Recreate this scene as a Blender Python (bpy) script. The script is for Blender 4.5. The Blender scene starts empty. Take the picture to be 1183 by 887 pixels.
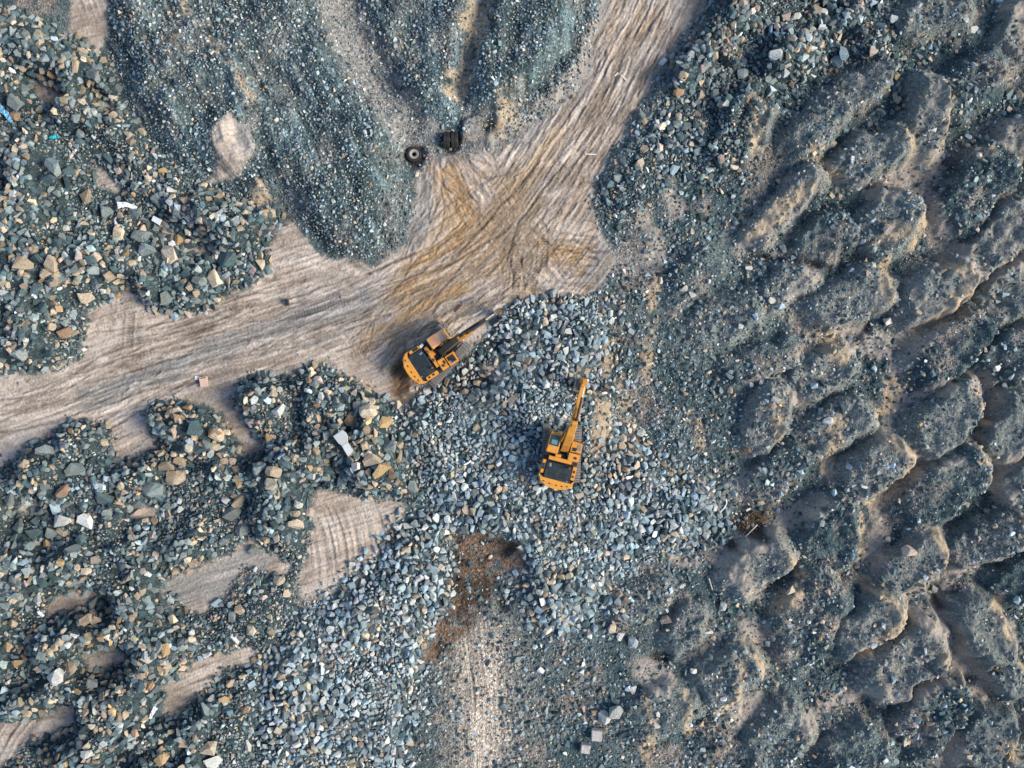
import bpy, bmesh, math, random
import numpy as np
from mathutils import Vector, Matrix, Euler

random.seed(7)
rng = np.random.default_rng(7)
C = bpy.context.scene.collection
SC = bpy.context.scene
R = math.radians

# ------------------------------------------------------------------ camera, sky, sun, exposure
CAM_H = 70.0                      # drone height above the quarry floor
MPP = 1.0 / 14.0                  # metres per photo pixel on the floor
CX, CY = 591.5, 443.5
cam_d = bpy.data.cameras.new('camera')
cam = bpy.data.objects.new('camera', cam_d); C.objects.link(cam)
cam.location = (0, 0, CAM_H); cam.rotation_euler = (0, 0, 0)
cam_d.sensor_width = 36.0
cam_d.angle = 2 * math.atan(CX * MPP / CAM_H)
cam_d.clip_end = 6000; cam_d.clip_start = 0.5
SC.camera = cam

SUN_EL, SUN_AZ = 34.0, -10.0      # azimuth counted from +x (the right of the picture) towards +y
w = bpy.data.worlds.new('World'); SC.world = w; w.use_nodes = True
nt = w.node_tree; nt.nodes.clear()
wo = nt.nodes.new('ShaderNodeOutputWorld'); bg = nt.nodes.new('ShaderNodeBackground')
sky = nt.nodes.new('ShaderNodeTexSky'); sky.sky_type = 'NISHITA'; sky.sun_disc = False
sky.sun_elevation = R(SUN_EL); sky.sun_rotation = R(90 - SUN_AZ)
sky.air_density = 1.0; sky.dust_density = 1.2; sky.ozone_density = 0.55
bg.inputs['Strength'].default_value = 0.12
nt.links.new(sky.outputs[0], bg.inputs[0]); nt.links.new(bg.outputs[0], wo.inputs[0])
sd = bpy.data.lights.new('sun', 'SUN'); so = bpy.data.objects.new('sun', sd); C.objects.link(so)
sd.energy = 3.4; sd.angle = R(27.0); sd.color = (1.0, 0.85, 0.66)
sdir = Vector((math.cos(R(SUN_EL)) * math.cos(R(SUN_AZ)), math.cos(R(SUN_EL)) * math.sin(R(SUN_AZ)), math.sin(R(SUN_EL))))
so.rotation_euler = sdir.to_track_quat('Z', 'Y').to_euler(); so.location = (60, 0, 60)
SC.view_settings.view_transform = 'Standard'; SC.view_settings.look = 'None'
SC.view_settings.gamma = 1.0; SC.view_settings.use_curve_mapping = False
SC.view_settings.exposure = 0.78
SC.cycles.max_bounces = 4; SC.cycles.diffuse_bounces = 2; SC.cycles.glossy_bounces = 2

def tag(o, label=None, cat=None, group=None, kind=None):
    if label: o['label'] = label
    if cat: o['category'] = cat
    if group: o['group'] = group
    if kind: o['kind'] = kind
    return o

def at(px, py, z=0.0):
    k = MPP * (CAM_H - z) / CAM_H
    return ((px - CX) * k, (CY - py) * k, z)

# ------------------------------------------------------------------ noise and raster helpers
def vnoise(x, y, seed):
    r = np.random.default_rng(seed).random((256, 256)).astype(np.float32)
    xi = np.floor(x).astype(np.int64); yi = np.floor(y).astype(np.int64)
    fx = (x - xi).astype(np.float32); fy = (y - yi).astype(np.float32)
    fx = fx * fx * (3 - 2 * fx); fy = fy * fy * (3 - 2 * fy)
    a = r[yi & 255, xi & 255]; b = r[yi & 255, (xi + 1) & 255]
    c = r[(yi + 1) & 255, xi & 255]; d = r[(yi + 1) & 255, (xi + 1) & 255]
    return (a + (b - a) * fx) * (1 - fy) + (c + (d - c) * fx) * fy

def fbm(x, y, seed, octv=4, gain=0.5):
    s = 0; a = 1; t = 0
    for o in range(octv):
        s = s + a * vnoise(x * 2 ** o + 17.3 * o, y * 2 ** o - 9.1 * o, seed + o); t += a; a *= gain
    return s / t

def sstep(a, b, x):
    t = np.clip((x - a) / (b - a), 0, 1); return t * t * (3 - 2 * t)

RES = 2.0; X0, Y0, X1, Y1 = -240, -240, 1424, 1128
gx = np.arange(X0, X1 + .1, RES, dtype=np.float32); gy = np.arange(Y0, Y1 + .1, RES, dtype=np.float32)
GX, GY = np.meshgrid(gx, gy)

def seg_dist(x, y, ax, ay, bx, by):
    dx, dy = bx - ax, by - ay; L = dx * dx + dy * dy + 1e-9
    t = np.clip(((x - ax) * dx + (y - ay) * dy) / L, 0, 1)
    return np.hypot(x - ax - t * dx, y - ay - t * dy), t

def window(pts, pad):
    xs = [p[0] for p in pts]; ys = [p[1] for p in pts]
    i0 = max(0, int((min(xs) - pad - X0) / RES)); i1 = min(len(gx), int((max(xs) + pad - X0) / RES) + 2)
    j0 = max(0, int((min(ys) - pad - Y0) / RES)); j1 = min(len(gy), int((max(ys) + pad - Y0) / RES) + 2)
    return slice(j0, max(j1, j0)), slice(i0, max(i1, i0))

def sdf(poly, pad=70):
    out = np.full(GX.shape, -float(pad), np.float32)
    w_ = window(poly, pad); x = GX[w_]; y = GY[w_]
    d = np.full(x.shape, 1e9, np.float32); ins = np.zeros(x.shape, bool)
    n = len(poly)
    for i in range(n):
        (ax, ay), (bx, by) = poly[i], poly[(i + 1) % n]
        dd, _ = seg_dist(x, y, ax, ay, bx, by); d = np.minimum(d, dd)
        if ay != by:
            c = ((ay > y) != (by > y)) & (x < (bx - ax) * (y - ay) / (by - ay) + ax); ins ^= c
    out[w_] = np.where(ins, d, np.maximum(-d, -pad)); return out

def mask(poly, soft=4.0): return sstep(-soft, soft, sdf(poly, 30))

def brush(lines, soft=5.0):
    out = np.zeros(GX.shape, np.float32)
    for pts, wd in lines:
        if len(pts) == 1: pts = [pts[0], (pts[0][0] + .5, pts[0][1])]
        w_ = window(pts, wd + soft + 2); x = GX[w_]; y = GY[w_]
        if x.size == 0: continue
        d = np.full(x.shape, 1e9, np.float32)
        for (ax, ay), (bx, by) in zip(pts[:-1], pts[1:]):
            dd, _ = seg_dist(x, y, ax, ay, bx, by); d = np.minimum(d, dd)
        out[w_] = np.maximum(out[w_], 1 - sstep(max(wd - soft, 0), wd + soft, d))
    return out

def sample(F, px, py):
    u = np.clip((px - X0) / RES, 0, len(gx) - 1.001); v = np.clip((py - Y0) / RES, 0, len(gy) - 1.001)
    i = u.astype(np.int64); j = v.astype(np.int64); fu = u - i; fv = v - j
    return (F[j, i] * (1 - fu) + F[j, i + 1] * fu) * (1 - fv) + (F[j + 1, i] * (1 - fu) + F[j + 1, i + 1] * fu) * fv

# ------------------------------------------------------------------ the plan of the quarry (photo pixels = 1/14 m on the floor)
ROAD = [(690,-240),(697,0),(690,40),(683,75),(668,108),(640,130),(605,150),(588,166),(565,176),(545,180),(525,176),(500,182),(478,212),(480,250),
 (470,280),(450,298),(430,303),(400,300),(375,296),(352,272),(335,250),(325,265),(310,283),(307,310),(290,331),(260,346),(230,361),(202,364),(175,359),
 (157,343),(150,335),(120,350),(98,360),(103,378),(100,405),(83,420),(52,429),(0,433),(-240,445),(-240,560),(0,540),(18,528),(40,508),(62,500),(75,486),
 (100,483),(122,490),(132,510),(138,533),(160,527),(185,514),(172,497),(165,478),(172,463),(210,463),(238,470),(258,486),(285,508),(300,512),(288,490),(269,468),(273,445),(285,435),
 (302,429),(328,436),(342,428),(350,418),(385,424),(420,444),(445,462),(462,470),(475,452),(495,442),(530,425),(548,400),(575,362),(600,346),(640,341),
 (690,338),(703,320),(715,300),(700,275),(690,262),(682,240),(687,215),(700,190),(718,162),(745,113),(765,82),(790,40),(822,-5),(950,-240)]
SANDS = [
 [(362,560),(400,572),(440,577),(470,584),(465,600),(442,615),(435,640),(420,652),(398,668),(378,690),(352,692),(343,668),(355,640),(362,610)],
 [(188,640),(200,662),(235,650),(265,640),(288,622),(310,634),(340,650),(328,664),(285,655),(265,680),(240,706),(215,706),(197,682)],
 [(183,822),(190,792),(220,765),(250,755),(288,746),(302,756),(290,766),(262,775),(236,800),(205,826)],
 [(-80,850),(-20,845),(0,833),(40,833),(68,818),(88,814),(88,832),(60,850),(35,856),(5,885),(-20,900),(-90,905)],
 [(100,752),(125,748),(148,752),(146,765),(115,776),(102,772)],
 [(70,685),(100,680),(130,690),(125,700),(95,700),(60,712),(50,705)],
 [(240,448),(262,470),(280,500),(300,505),(302,520),(285,528),(265,500)],
 [(255,160),(275,142),(298,160),(303,183),(276,210),(252,216),(238,210),(260,190)],
 [(70,-80),(120,-80),(125,38),(113,60),(98,48),(82,28)],
 [(38,95),(55,100),(75,112),(62,126),(48,112)],
 [(112,110),(135,125),(130,130),(112,118)],
 [(108,190),(125,200),(140,222),(128,226),(112,208)],
 [(185,258),(205,268),(240,290),(232,294),(200,280)],
 [(22,582),(42,580),(40,592),(25,592)],[(152,585),(180,582),(183,598),(155,600)],
]
RUBBLE = [
 [(-240,0),(0,5),(30,20),(58,32),(85,42),(107,58),(130,75),(140,100),(150,130),(178,165),(215,200),(240,212),(262,228),(300,238),(322,232),(326,252),(318,270),
  (306,285),(308,310),(290,331),(255,347),(228,362),(200,364),(175,359),(157,343),(150,335),(120,350),(96,360),(103,378),(100,405),(82,420),(50,429),(0,432),(-240,440)],
 [(-240,560),(0,543),(18,528),(40,510),(62,501),(75,487),(100,483),(122,490),(132,510),(138,534),(160,527),(185,514),(172,497),(165,478),(172,463),(210,463),(238,470),
  (262,490),(285,512),(300,512),(288,492),(269,468),(273,445),(285,435),(302,429),(330,436),(342,428),(350,418),(385,424),(420,444),(447,465),(458,500),
  (475,540),(492,580),(440,576),(400,571),(366,562),(362,600),(358,640),(345,665),(345,705),(322,735),(305,770),(300,830),(290,900),(280,1128),(-240,1128)],
 [(684,240),(688,215),(700,190),(718,162),(745,113),(765,82),(790,40),(822,-5),(900,-240),(1040,-240),(1020,-10),(1045,60),(1035,115),(1010,80),(960,80),(930,92),(882,112),(862,150),
  (868,200),(800,215),(770,225),(740,250),(715,262),(695,258)],
]
CRUSH = [[(565,375),(578,360),(600,346),(640,341),(690,344),(706,360),(700,400),(690,430),(718,450),(722,500),(760,520),(800,540),(840,560),(832,610),(800,630),(770,642),(722,662),
 (700,690),(680,722),(640,735),(615,715),(600,690),(590,650),(562,628),(528,620),(520,700),(498,752),(482,800),(472,860),(465,900),(460,1128),(280,1128),(290,900),(300,830),
 (305,770),(322,735),(345,705),(380,693),(412,668),(436,650),(446,620),(472,600),(505,590),(495,575),(478,535),(464,500),(466,480),(490,452),(522,436),(548,424),(575,408),(580,392)]]
GRAVEL = [[(115,-240),(690,-240),(697,0),(685,70),(668,105),(640,128),(605,148),(575,165),(548,150),(510,155),(470,180),(478,230),(470,272),(440,296),(385,295),(345,258),(325,228),(300,238),
 (262,228),(240,212),(215,200),(178,165),(150,130),(140,100),(128,70),(125,30)]]
# oriented tipped loads: centre x, y, half length, half width, angle (deg, anticlockwise from +x in the picture), height, smoothness, tone
MOUNDS = [
 (1063,140,50,26,83,2.3,.9,1),(1003,182,50,28,25,2.0,.6,1),(1120,222,58,38,65,2.4,.1,0),(1143,282,54,29,50,2.3,.9,1.1),(1110,105,58,36,38,1.7,.2,0),(1075,20,46,28,12,1.5,.6,.7),
 (1178,38,40,34,60,2.0,1,1.2),(1174,165,30,34,60,2.0,1,1),(1180,222,36,24,30,1.8,1,1.1),(990,105,46,26,35,1.7,.4,1),(940,150,46,28,35,1.6,.2,.8),(905,240,60,22,48,1.7,.5,1.2),
 (850,160,50,32,60,1.9,.1,.3),(1075,336,52,32,30,2.3,.9,1.1),(1095,402,58,34,50,2.4,.1,0),(1162,338,50,30,40,2.1,.9,1),(1018,262,44,38,42,1.8,.2,.7),(980,345,50,34,35,1.6,.5,1),
 (1162,408,46,30,40,2.0,.5,.3),(950,282,40,30,40,1.6,.2,.2),(1083,486,56,33,35,2.3,.6,.8),(1162,492,44,34,62,2.1,1,.6),(1003,541,48,34,50,2.1,.7,1),(1083,560,58,36,40,2.4,.2,.2),
 (1132,618,54,29,28,2.2,.4,.3),(1045,648,50,29,30,1.9,.7,1),(955,612,44,38,70,2.1,.1,0),(965,488,42,30,40,1.6,.2,.7),(898,545,40,28,40,1.3,.3,.2),(995,716,52,30,42,2.2,.9,1),
 (1040,757,56,39,32,2.3,.7,1.1),(1127,722,44,32,-60,2.1,1,.6),(1152,772,34,25,-60,1.7,1,.5),(1068,822,52,38,45,2.3,.2,0),(1130,850,42,34,70,2.0,.9,.4),(932,702,50,42,45,1.9,.1,0),
 (872,652,50,30,35,1.7,.6,1.1),(985,858,46,32,30,1.6,.2,.2),(792,722,34,24,50,1.0,.7,.4),(838,776,44,32,45,1.5,.6,.9),(895,850,46,34,40,1.3,.2,.4),(885,482,44,26,60,1.5,.6,1),
 (832,62,22,17,-40,1.3,1,2.2),(1185,560,40,36,50,2.0,.6,.4),(1180,660,44,34,40,2.0,.3,.1),(1178,870,44,34,45,1.8,.6,.6),(905,330,42,28,40,1.1,.3,.7),(840,370,44,30,30,.9,.2,.5),
 (880,420,50,26,20,1.0,.2,.2),(950,430,40,28,40,1.4,.5,1),(800,320,40,26,40,.8,.2,.2),(740,690,40,22,30,.6,.3,.6),(760,820,44,34,40,.9,.3,.5),(925,740,40,28,45,1.4,.2,.1),
 (1230,120,46,34,50,2.2,.5,.6),(1240,330,46,34,45,2.2,.5,.6),(1235,470,46,34,45,2.2,.5,.4),(1240,780,46,34,45,2.2,.5,.5),(1100,-40,50,34,40,2.0,.5,.4),(1000,940,50,34,40,2.0,.5,.4),
 (1110,930,50,34,40,2.0,.5,.4),(1220,920,50,34,40,2.0,.5,.4),(1215,-30,50,34,40,2.0,.5,.4),(880,940,46,30,40,1.4,.3,.4),
 (555,150,20,26,80,.9,.9,1.7)]
PINK = [([(1012,222),(1050,205),(1072,195)],16),([(1062,205),(1070,250),(1085,285)],11),([(1100,290),(1120,325),(1090,357),(1052,395),(1032,430),(1035,462),(1025,488),(1012,502)],9),
 ([(1038,515),(1043,545),(1012,582),(1010,615)],9),([(1120,325),(1150,316),(1190,293)],6),([(975,392),(1030,398)],17),([(1035,472),(1070,452),(1088,444)],7),([(1125,442),(1138,455)],14),
 ([(1120,508),(1145,538),(1153,572)],9),([(1152,545),(1190,498)],8),([(1092,528),(1050,537)],5),([(832,642),(872,626),(920,592),(942,578)],10),([(838,652),(872,682)],11),([(1006,642),(1016,612)],9),
 ([(1042,686),(1092,664),(1152,638)],5),([(1092,662),(1072,700),(1092,742),(1112,772),(1130,792)],13),([(1042,700),(1060,712)],11),([(925,832),(960,812),(1002,796),(1042,798),(1092,772)],8),
 ([(862,716),(876,732)],13),([(742,772),(762,786)],15),([(872,808),(852,832)],11),([(932,318),(915,342)],9),([(852,290),(882,268)],9),([(745,250),(762,292),(738,306)],9),([(772,220),(782,245)],10),
 ([(1092,860),(1082,886)],16),([(905,455),(925,462)],6),([(640,100),(655,118)],8),([(535,100),(530,115)],6),([(688,30),(672,80),(640,112),(600,140),(575,160)],8),([(1165,10),(1183,50)],12),([(1155,150),(1150,170)],8),
 ([(850,560),(862,548)],7),([(815,560),(800,545)],5),([(770,640),(800,650)],8),([(1165,720),(1168,740)],5)]
BLUE = [([(500,180),(530,180),(566,170)],10),([(100,462),(200,424),(300,384),(420,346)],13),([(212,682),(262,668),(292,648)],20),([(545,138),(560,165)],10),([(372,-20),(400,45),(425,90),(455,140),(480,172)],15),([(415,20),(450,80),(500,160)],6),([(816,4),(768,86),(732,150),(698,208)],11),([(700,290),(690,320)],14),([(715,300),(740,310)],10),([(395,0),(420,55),(442,92),(462,130),(480,165)],13),([(440,110),(500,150)],9),
 ([(555,140),(565,165)],12),([(700,0),(690,60),(660,115),(600,165)],8),([(95,462),(110,466)],8),([(490,205),(492,240),(478,282)],11),([(300,150),(285,180)],7)]
TAN_LIT = [([(693,462),(686,522)],7),([(706,395),(700,432)],6),([(716,445),(736,520)],4),([(560,-10),(556,20),(548,45),(540,95),(525,112)],8),([(1031,148),(1049,184)],3),([(1084,100),(1081,135),(1076,170)],4),([(937,175),(962,206)],5),([(925,222),(872,268)],7),([(1082,306),(1112,326),(1085,356)],6),([(1082,362),(1046,396)],4),  # tan sand streaks, and sunlit mound crests painted in as tan
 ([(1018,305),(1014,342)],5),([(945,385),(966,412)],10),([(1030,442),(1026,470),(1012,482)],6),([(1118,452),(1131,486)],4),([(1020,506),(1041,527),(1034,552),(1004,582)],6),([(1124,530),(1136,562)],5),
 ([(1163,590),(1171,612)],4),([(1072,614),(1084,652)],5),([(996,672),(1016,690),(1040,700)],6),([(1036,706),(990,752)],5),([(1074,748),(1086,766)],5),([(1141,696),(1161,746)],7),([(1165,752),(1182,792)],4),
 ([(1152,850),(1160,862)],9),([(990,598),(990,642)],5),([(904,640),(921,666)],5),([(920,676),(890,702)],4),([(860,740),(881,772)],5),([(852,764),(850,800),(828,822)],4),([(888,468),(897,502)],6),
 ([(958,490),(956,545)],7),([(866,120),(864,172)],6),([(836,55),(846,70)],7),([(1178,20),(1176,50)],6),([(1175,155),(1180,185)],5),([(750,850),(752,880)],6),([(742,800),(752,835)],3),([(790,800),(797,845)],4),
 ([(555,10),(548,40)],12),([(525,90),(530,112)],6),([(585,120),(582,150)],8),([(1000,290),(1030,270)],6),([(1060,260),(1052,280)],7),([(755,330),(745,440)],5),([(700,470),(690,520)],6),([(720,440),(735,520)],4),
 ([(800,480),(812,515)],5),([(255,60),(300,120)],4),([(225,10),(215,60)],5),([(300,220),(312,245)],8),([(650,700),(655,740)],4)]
WARM = [([(515,190),(530,215),(545,255),(530,300),(490,340)],36),([(590,230),(560,290),(600,310)],30),([(560,270),(630,280),(690,300)],20),([(510,350),(440,400)],28),([(640,150),(560,260)],18),([(700,60),(740,20)],14),([(700,415),(705,440)],9)]
ORANGE = [([(522,198),(535,222),(545,255),(530,275)],13),([(500,285),(470,330)],14),([(640,290),(680,300)],7),([(520,330),(470,360)],9),([(462,425),(465,455)],8),([(690,495),(697,470)],7),([(705,400),(716,425)],6)]
BROWN = [[(525,620),(560,614),(600,625),(602,650),(578,664),(560,690),(540,722),(520,755),(496,766),(490,746),(514,716),(530,682)],[(455,418),(468,410),(478,440),(466,462),(455,455)]]
DARK = [([(855,600),(872,612)],13),([(560,440),(530,440),(545,425)],10),([(568,148),(566,152)],9),([(845,632)],6),([(990,390)],6),([(520,162)],11),([(478,180)],12),([(1078,680),(1085,700)],7),([(757,757),(768,760)],5),  # dark soil and hollows; shaded bank side and excavator's shadow painted in too
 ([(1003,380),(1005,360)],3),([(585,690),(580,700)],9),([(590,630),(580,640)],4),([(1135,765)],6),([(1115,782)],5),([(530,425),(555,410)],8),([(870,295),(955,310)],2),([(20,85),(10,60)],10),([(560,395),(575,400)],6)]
PADS = [((505.5,409.5), 46), ((649, 524), 46)]

road_sd = sdf(ROAD, 60); rub_sd = np.max([sdf(p, 60) for p in RUBBLE], axis=0); cr_sd = np.max([sdf(p, 60) for p in CRUSH], axis=0)
sand_sd = np.max([sdf(p, 40) for p in SANDS], axis=0); gr_sd = sdf(GRAVEL[0], 40)
m_road = sstep(-3, 3, road_sd); m_sand = sstep(-3, 3, sand_sd); m_rub = sstep(-4, 7, np.minimum(rub_sd, -sand_sd) + 12 * (fbm(GX / 12, GY / 12, 281, 3) - .5)); m_cr = sstep(-6, 6, cr_sd)
m_grav = sstep(-6, 6, gr_sd)
m_pink = brush(PINK); m_blue = brush(BLUE, 6); m_tan_lit = brush([(p, w_ * 1.15 + .5) for p, w_ in TAN_LIT], 4); m_warm = brush(WARM, 14); m_or = brush(ORANGE, 17); m_dark = brush(DARK, 5)
m_brown = np.max([sstep(-12, 4, sdf(p, 30)) for p in BROWN], axis=0)
m_right = sstep(0, 120, GX - (690 + np.clip((330 - GY) * .45, -10, 130)))

# heights
hh = np.zeros(GX.shape, np.float32); m_smooth = np.zeros(GX.shape, np.float32); tone = np.zeros(GX.shape, np.float32)
n1 = fbm(GX / 70, GY / 70, 11, 4); n2 = fbm(GX / 26, GY / 26, 21, 4)
hr = sstep(-2, 62, np.minimum(rub_sd, -sand_sd * 0.7)) * (1.7 + 2.0 * (n1 - .5)) + sstep(-2, 14, np.minimum(rub_sd, -sand_sd)) * (.35 + 1.5 * np.clip(n2 - .35, 0, 1))
nb = fbm(GX / 58 + 3.3, GY / 58 + 1.7, 341, 3, .45); bump = sstep(.36, .66, nb)
hr = hr * .55 + sstep(0, 26, np.minimum(rub_sd, -sand_sd)) * bump * 1.9
hh += np.clip(hr, 0, 9)
GULLY = brush([([(380,-60),(392,-10),(418,50),(448,110),(488,172)],20),([(562,-40),(556,10),(546,50),(532,112)],10),([(690,-40),(660,60),(610,120)],6)], 16)
hh += sstep(-3, 34, cr_sd) * (.75 + .9 * (n1 - .5)) + sstep(-2, 20, cr_sd) * (n2 - .3) * .5
hh += sstep(-4, 50, gr_sd) * (1.9 + 2.2 * (n1 - .5)) * (1 - .75 * GULLY) + sstep(0, 25, gr_sd) * (n2 - .4) * .9
hm = np.zeros(GX.shape, np.float32)
wx_ = GX + 22 * (fbm(GX / 24, GY / 24, 31, 4, .6) - .5); wy_ = GY + 22 * (fbm(GX / 26, GY / 26, 41, 4, .6) - .5)
for q_, (mx, my, L, W, ang, mh, sm, tn) in enumerate(MOUNDS):
    w_ = window([(mx - L * 1.4, my - L * 1.4), (mx + L * 1.4, my + L * 1.4)], 6)
    dx = wx_[w_] - mx; dy = -(wy_[w_] - my); c, s = math.cos(R(ang)), math.sin(R(ang))
    u = (dx * c + dy * s) / (L * 1.14); v = (-dx * s + dy * c) / W
    v = v + .18 * ((q_ * 7) % 5 - 2) / 2 * u          # skewed outlines
    r = (np.abs(u) ** 3.3 + np.abs(v) ** 3.3) ** (1 / 3.3)
    edge = np.clip((1.04 - r) / .40, 0, 1); edge = .6 * edge + .4 * sstep(0, 1, edge)
    top = .66 + .20 * u - .10 * v + .24 * (fbm(GX[w_] / 11, GY[w_] / 11, 335, 3) - .5)                     # a tipped load slopes back from its crest
    rim = np.exp(-((r - .55) / .2) ** 2) * np.clip(.15 + .8 * u - .55 * v, 0, 1) * .10 * (.5 + fbm(GX[w_] / 9, GY[w_] / 9, 333, 2))
    z = mh * 1.3 * edge * np.clip(top + rim, .12, 1.4)
    prof = edge
    better = z > hm[w_]
    m_smooth[w_] = np.where(better, sm * sstep(.02, .3, prof), m_smooth[w_]); tone[w_] = np.where(better, tn * sstep(.02, .25, prof), tone[w_]); hm[w_] = np.maximum(hm[w_], z)
hh = np.maximum(hh, hm) + m_right * ((n1 - .5) * .9 + (n2 - .5) * .55 * (1 - .6 * m_smooth))
hh += (n1 - .5) * .3
hh -= .35 * m_dark * (1 - m_road)
for (pc, pr) in PADS:                        # level standings under the two machines
    d = np.hypot(GX - pc[0], GY - pc[1]); k = 1 - sstep(pr * .75, pr * 1.5, d)
    z0 = float(sample(hh, np.array([pc[0]]), np.array([pc[1]]))[0]); hh = hh * (1 - k) + z0 * k
PAD_Z = [float(sample(hh, np.array([p[0][0]]), np.array([p[0][1]]))[0]) for p in PADS]

# wheel streaks: noise stretched along the lines the lorries drive
def streak(lines, x, y, seed, across=3.0, along=70.0):
    best = np.full(x.shape, 1e9, np.float32); D = np.zeros(x.shape, np.float32); S = np.zeros(x.shape, np.float32); acc = 0
    for (ax, ay), (bx, by) in zip(lines[:-1], lines[1:]):
        L = math.hypot(bx - ax, by - ay); d, t = seg_dist(x, y, ax, ay, bx, by)
        sg = ((bx - ax) * (y - ay) - (by - ay) * (x - ax)) / L
        k = d < best; best = np.where(k, d, best); D = np.where(k, sg, D); S = np.where(k, acc + t * L, S); acc += L
    D = D + 4 * (vnoise(S / 70, D / 40, seed + 5) - .5)
    return fbm(D / across, S / along, seed, 3, .6), D, S
LINE_A = [(900,-240),(775,-60),(735,30),(690,120),(650,182),(606,245),(560,300),(500,350),(430,420)]
LINE_B = [(-240,520),(-60,498),(60,468),(150,432),(250,402),(350,370),(430,342),(520,300),(600,240),(680,120)]
LINE_C = [(540,600),(548,700),(553,780),(558,887),(560,1120)]
LINE_D = [(505,140),(540,190),(570,215),(640,180)]
RAKES = [((405,630),(395,570),30),((300,330),(450,330),45),((95,-20),(108,50),25),((240,790),(200,800),22),((120,490),(160,470),30),((390,290),(330,270),30),((1085,868),(1100,880),20),((20,850),(0,880),25)]

RUT_L = [([(150,412),(210,390),(270,368),(330,346),(390,326),(432,312),(480,292)],.9),([(300,408),(340,384),(400,372),(450,362)],.9),([(170,492),(178,462),(215,440)],.8),([(745,20),(720,62),(712,85),(709,95)],1.2),
 ([(770,0),(735,55),(715,110)],1.),([(620,190),(560,260),(520,300)],1.),([(650,190),(600,255),(585,300)],1.),([(505,165),(530,195),(545,230)],1.),([(520,168),(548,185),(570,192)],1.),([(527,172),(560,205),(590,200)],.9),
 ([(660,275),(685,292),(705,290)],1.3),([(590,300),(592,335)],.9),([(602,298),(606,332)],.9),([(480,300),(452,340),(420,360)],1.),([(555,280),(500,345)],1.),([(610,262),(640,285),(690,300)],1.),([(470,235),(482,200)],1.2),([(0,505),(80,480),(130,466)],1.),
 ([(10,462),(110,440),(220,408)],.9),([(105,385),(200,372),(300,345)],.8),([(440,330),(520,305),(590,262)],1.),([(725,40),(690,100),(660,150)],.9),([(700,60),(668,118),(630,170)],.9),([(785,10),(750,70),(725,120)],.9)]
PALE = brush([([(20,505),(70,480)],14),([(0,525),(40,500)],14),([(655,40),(652,90),(600,150)],8),([(640,140),(590,190)],10),([(690,20),(680,80)],9),([(115,478),(150,488),(165,478)],12),([(100,350),(130,345)],8),([(410,340),(440,330)],8),
 ([(570,180),(545,200),(560,225)],12),([(640,265),(670,275)],10),([(150,510),(175,505)],10),([(440,405),(430,430)],9),([(735,10),(690,85)],5),([(0,460),(80,450)],9),([(620,320),(660,330)],9),([(300,300),(360,300)],10)], 8)
def offset_line(lines, s0, s1, off, wob):
    segs = [(a, b, math.hypot(b[0] - a[0], b[1] - a[1])) for a, b in zip(lines[:-1], lines[1:])]; T = sum(g[2] for g in segs); pts = []
    for k in range(9):
        s = max(0, min(T - .01, s0 + (s1 - s0) * k / 8)); acc = 0
        for a, b, L in segs:
            if s <= acc + L: break
            acc += L
        t = (s - acc) / L; n = (-(b[1] - a[1]) / L, (b[0] - a[0]) / L); o = off + wob * math.sin(k * .8 + off)
        pts.append((a[0] + (b[0] - a[0]) * t + n[0] * o, a[1] + (b[1] - a[1]) * t + n[1] * o))
    return pts
LINE_E = [(510,150),(528,190),(560,235),(610,290),(640,330)]; LINE_F = [(430,330),(470,300),(495,240),(500,180)]; LINE_G = [(440,430),(455,380),(500,335),(580,300),(690,300)]; LINE_H = [(600,340),(596,300),(610,250),(650,190)]
rs_ = random.Random(21); DK, LT = [], []
for ln, cnt, sp, l0, l1, smin, smax in ((LINE_A, 46, 46, 60, 200, 250, 950), (LINE_B, 46, 48, 90, 260, 180, 1000), (LINE_E, 26, 36, 40, 130, 0, 190), (LINE_F, 14, 22, 30, 100, 0, 190), (LINE_G, 26, 40, 50, 150, 0, 300), (LINE_H, 16, 34, 30, 90, 0, 190)):
    for _ in range(int(cnt * 1.6)):
        s0 = rs_.uniform(smin, smax); off = max(-sp, min(sp, rs_.gauss(0, sp * .5))); L = rs_.uniform(l0, l1); wd = rs_.uniform(.5, 1.2); wob = rs_.uniform(1, 6)
        for o in ((0, 4.2) if rs_.random() < .55 else (0,)):
            DK.append((offset_line(ln, s0, s0 + L, off + o, wob), wd)); LT.append((offset_line(ln, s0, s0 + L, off + o + 2.6, wob), wd))
_keep = (RES, X0, Y0, gx, gy, GX, GY); RES, X0, Y0 = 1.0, -120, -120
gx = np.arange(X0, 900, RES, dtype=np.float32); gy = np.arange(Y0, 620, RES, dtype=np.float32); GX, GY = np.meshgrid(gx, gy)
STROKE_D = brush(DK, .9); STROKE_L = brush(LT, 1.1); RUTS = brush(RUT_L, 1.0)
RES, X0, Y0, gx, gy, GX, GY = _keep
def sample_fine(F, px, py):
    u = np.clip(px + 120, 0, F.shape[1] - 1.001); v = np.clip(py + 120, 0, F.shape[0] - 1.001); i = u.astype(np.int64); j = v.astype(np.int64); fu = u - i; fv = v - j
    return (F[j, i] * (1 - fu) + F[j, i + 1] * fu) * (1 - fv) + (F[j + 1, i] * (1 - fu) + F[j + 1, i + 1] * fu) * fv
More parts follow.
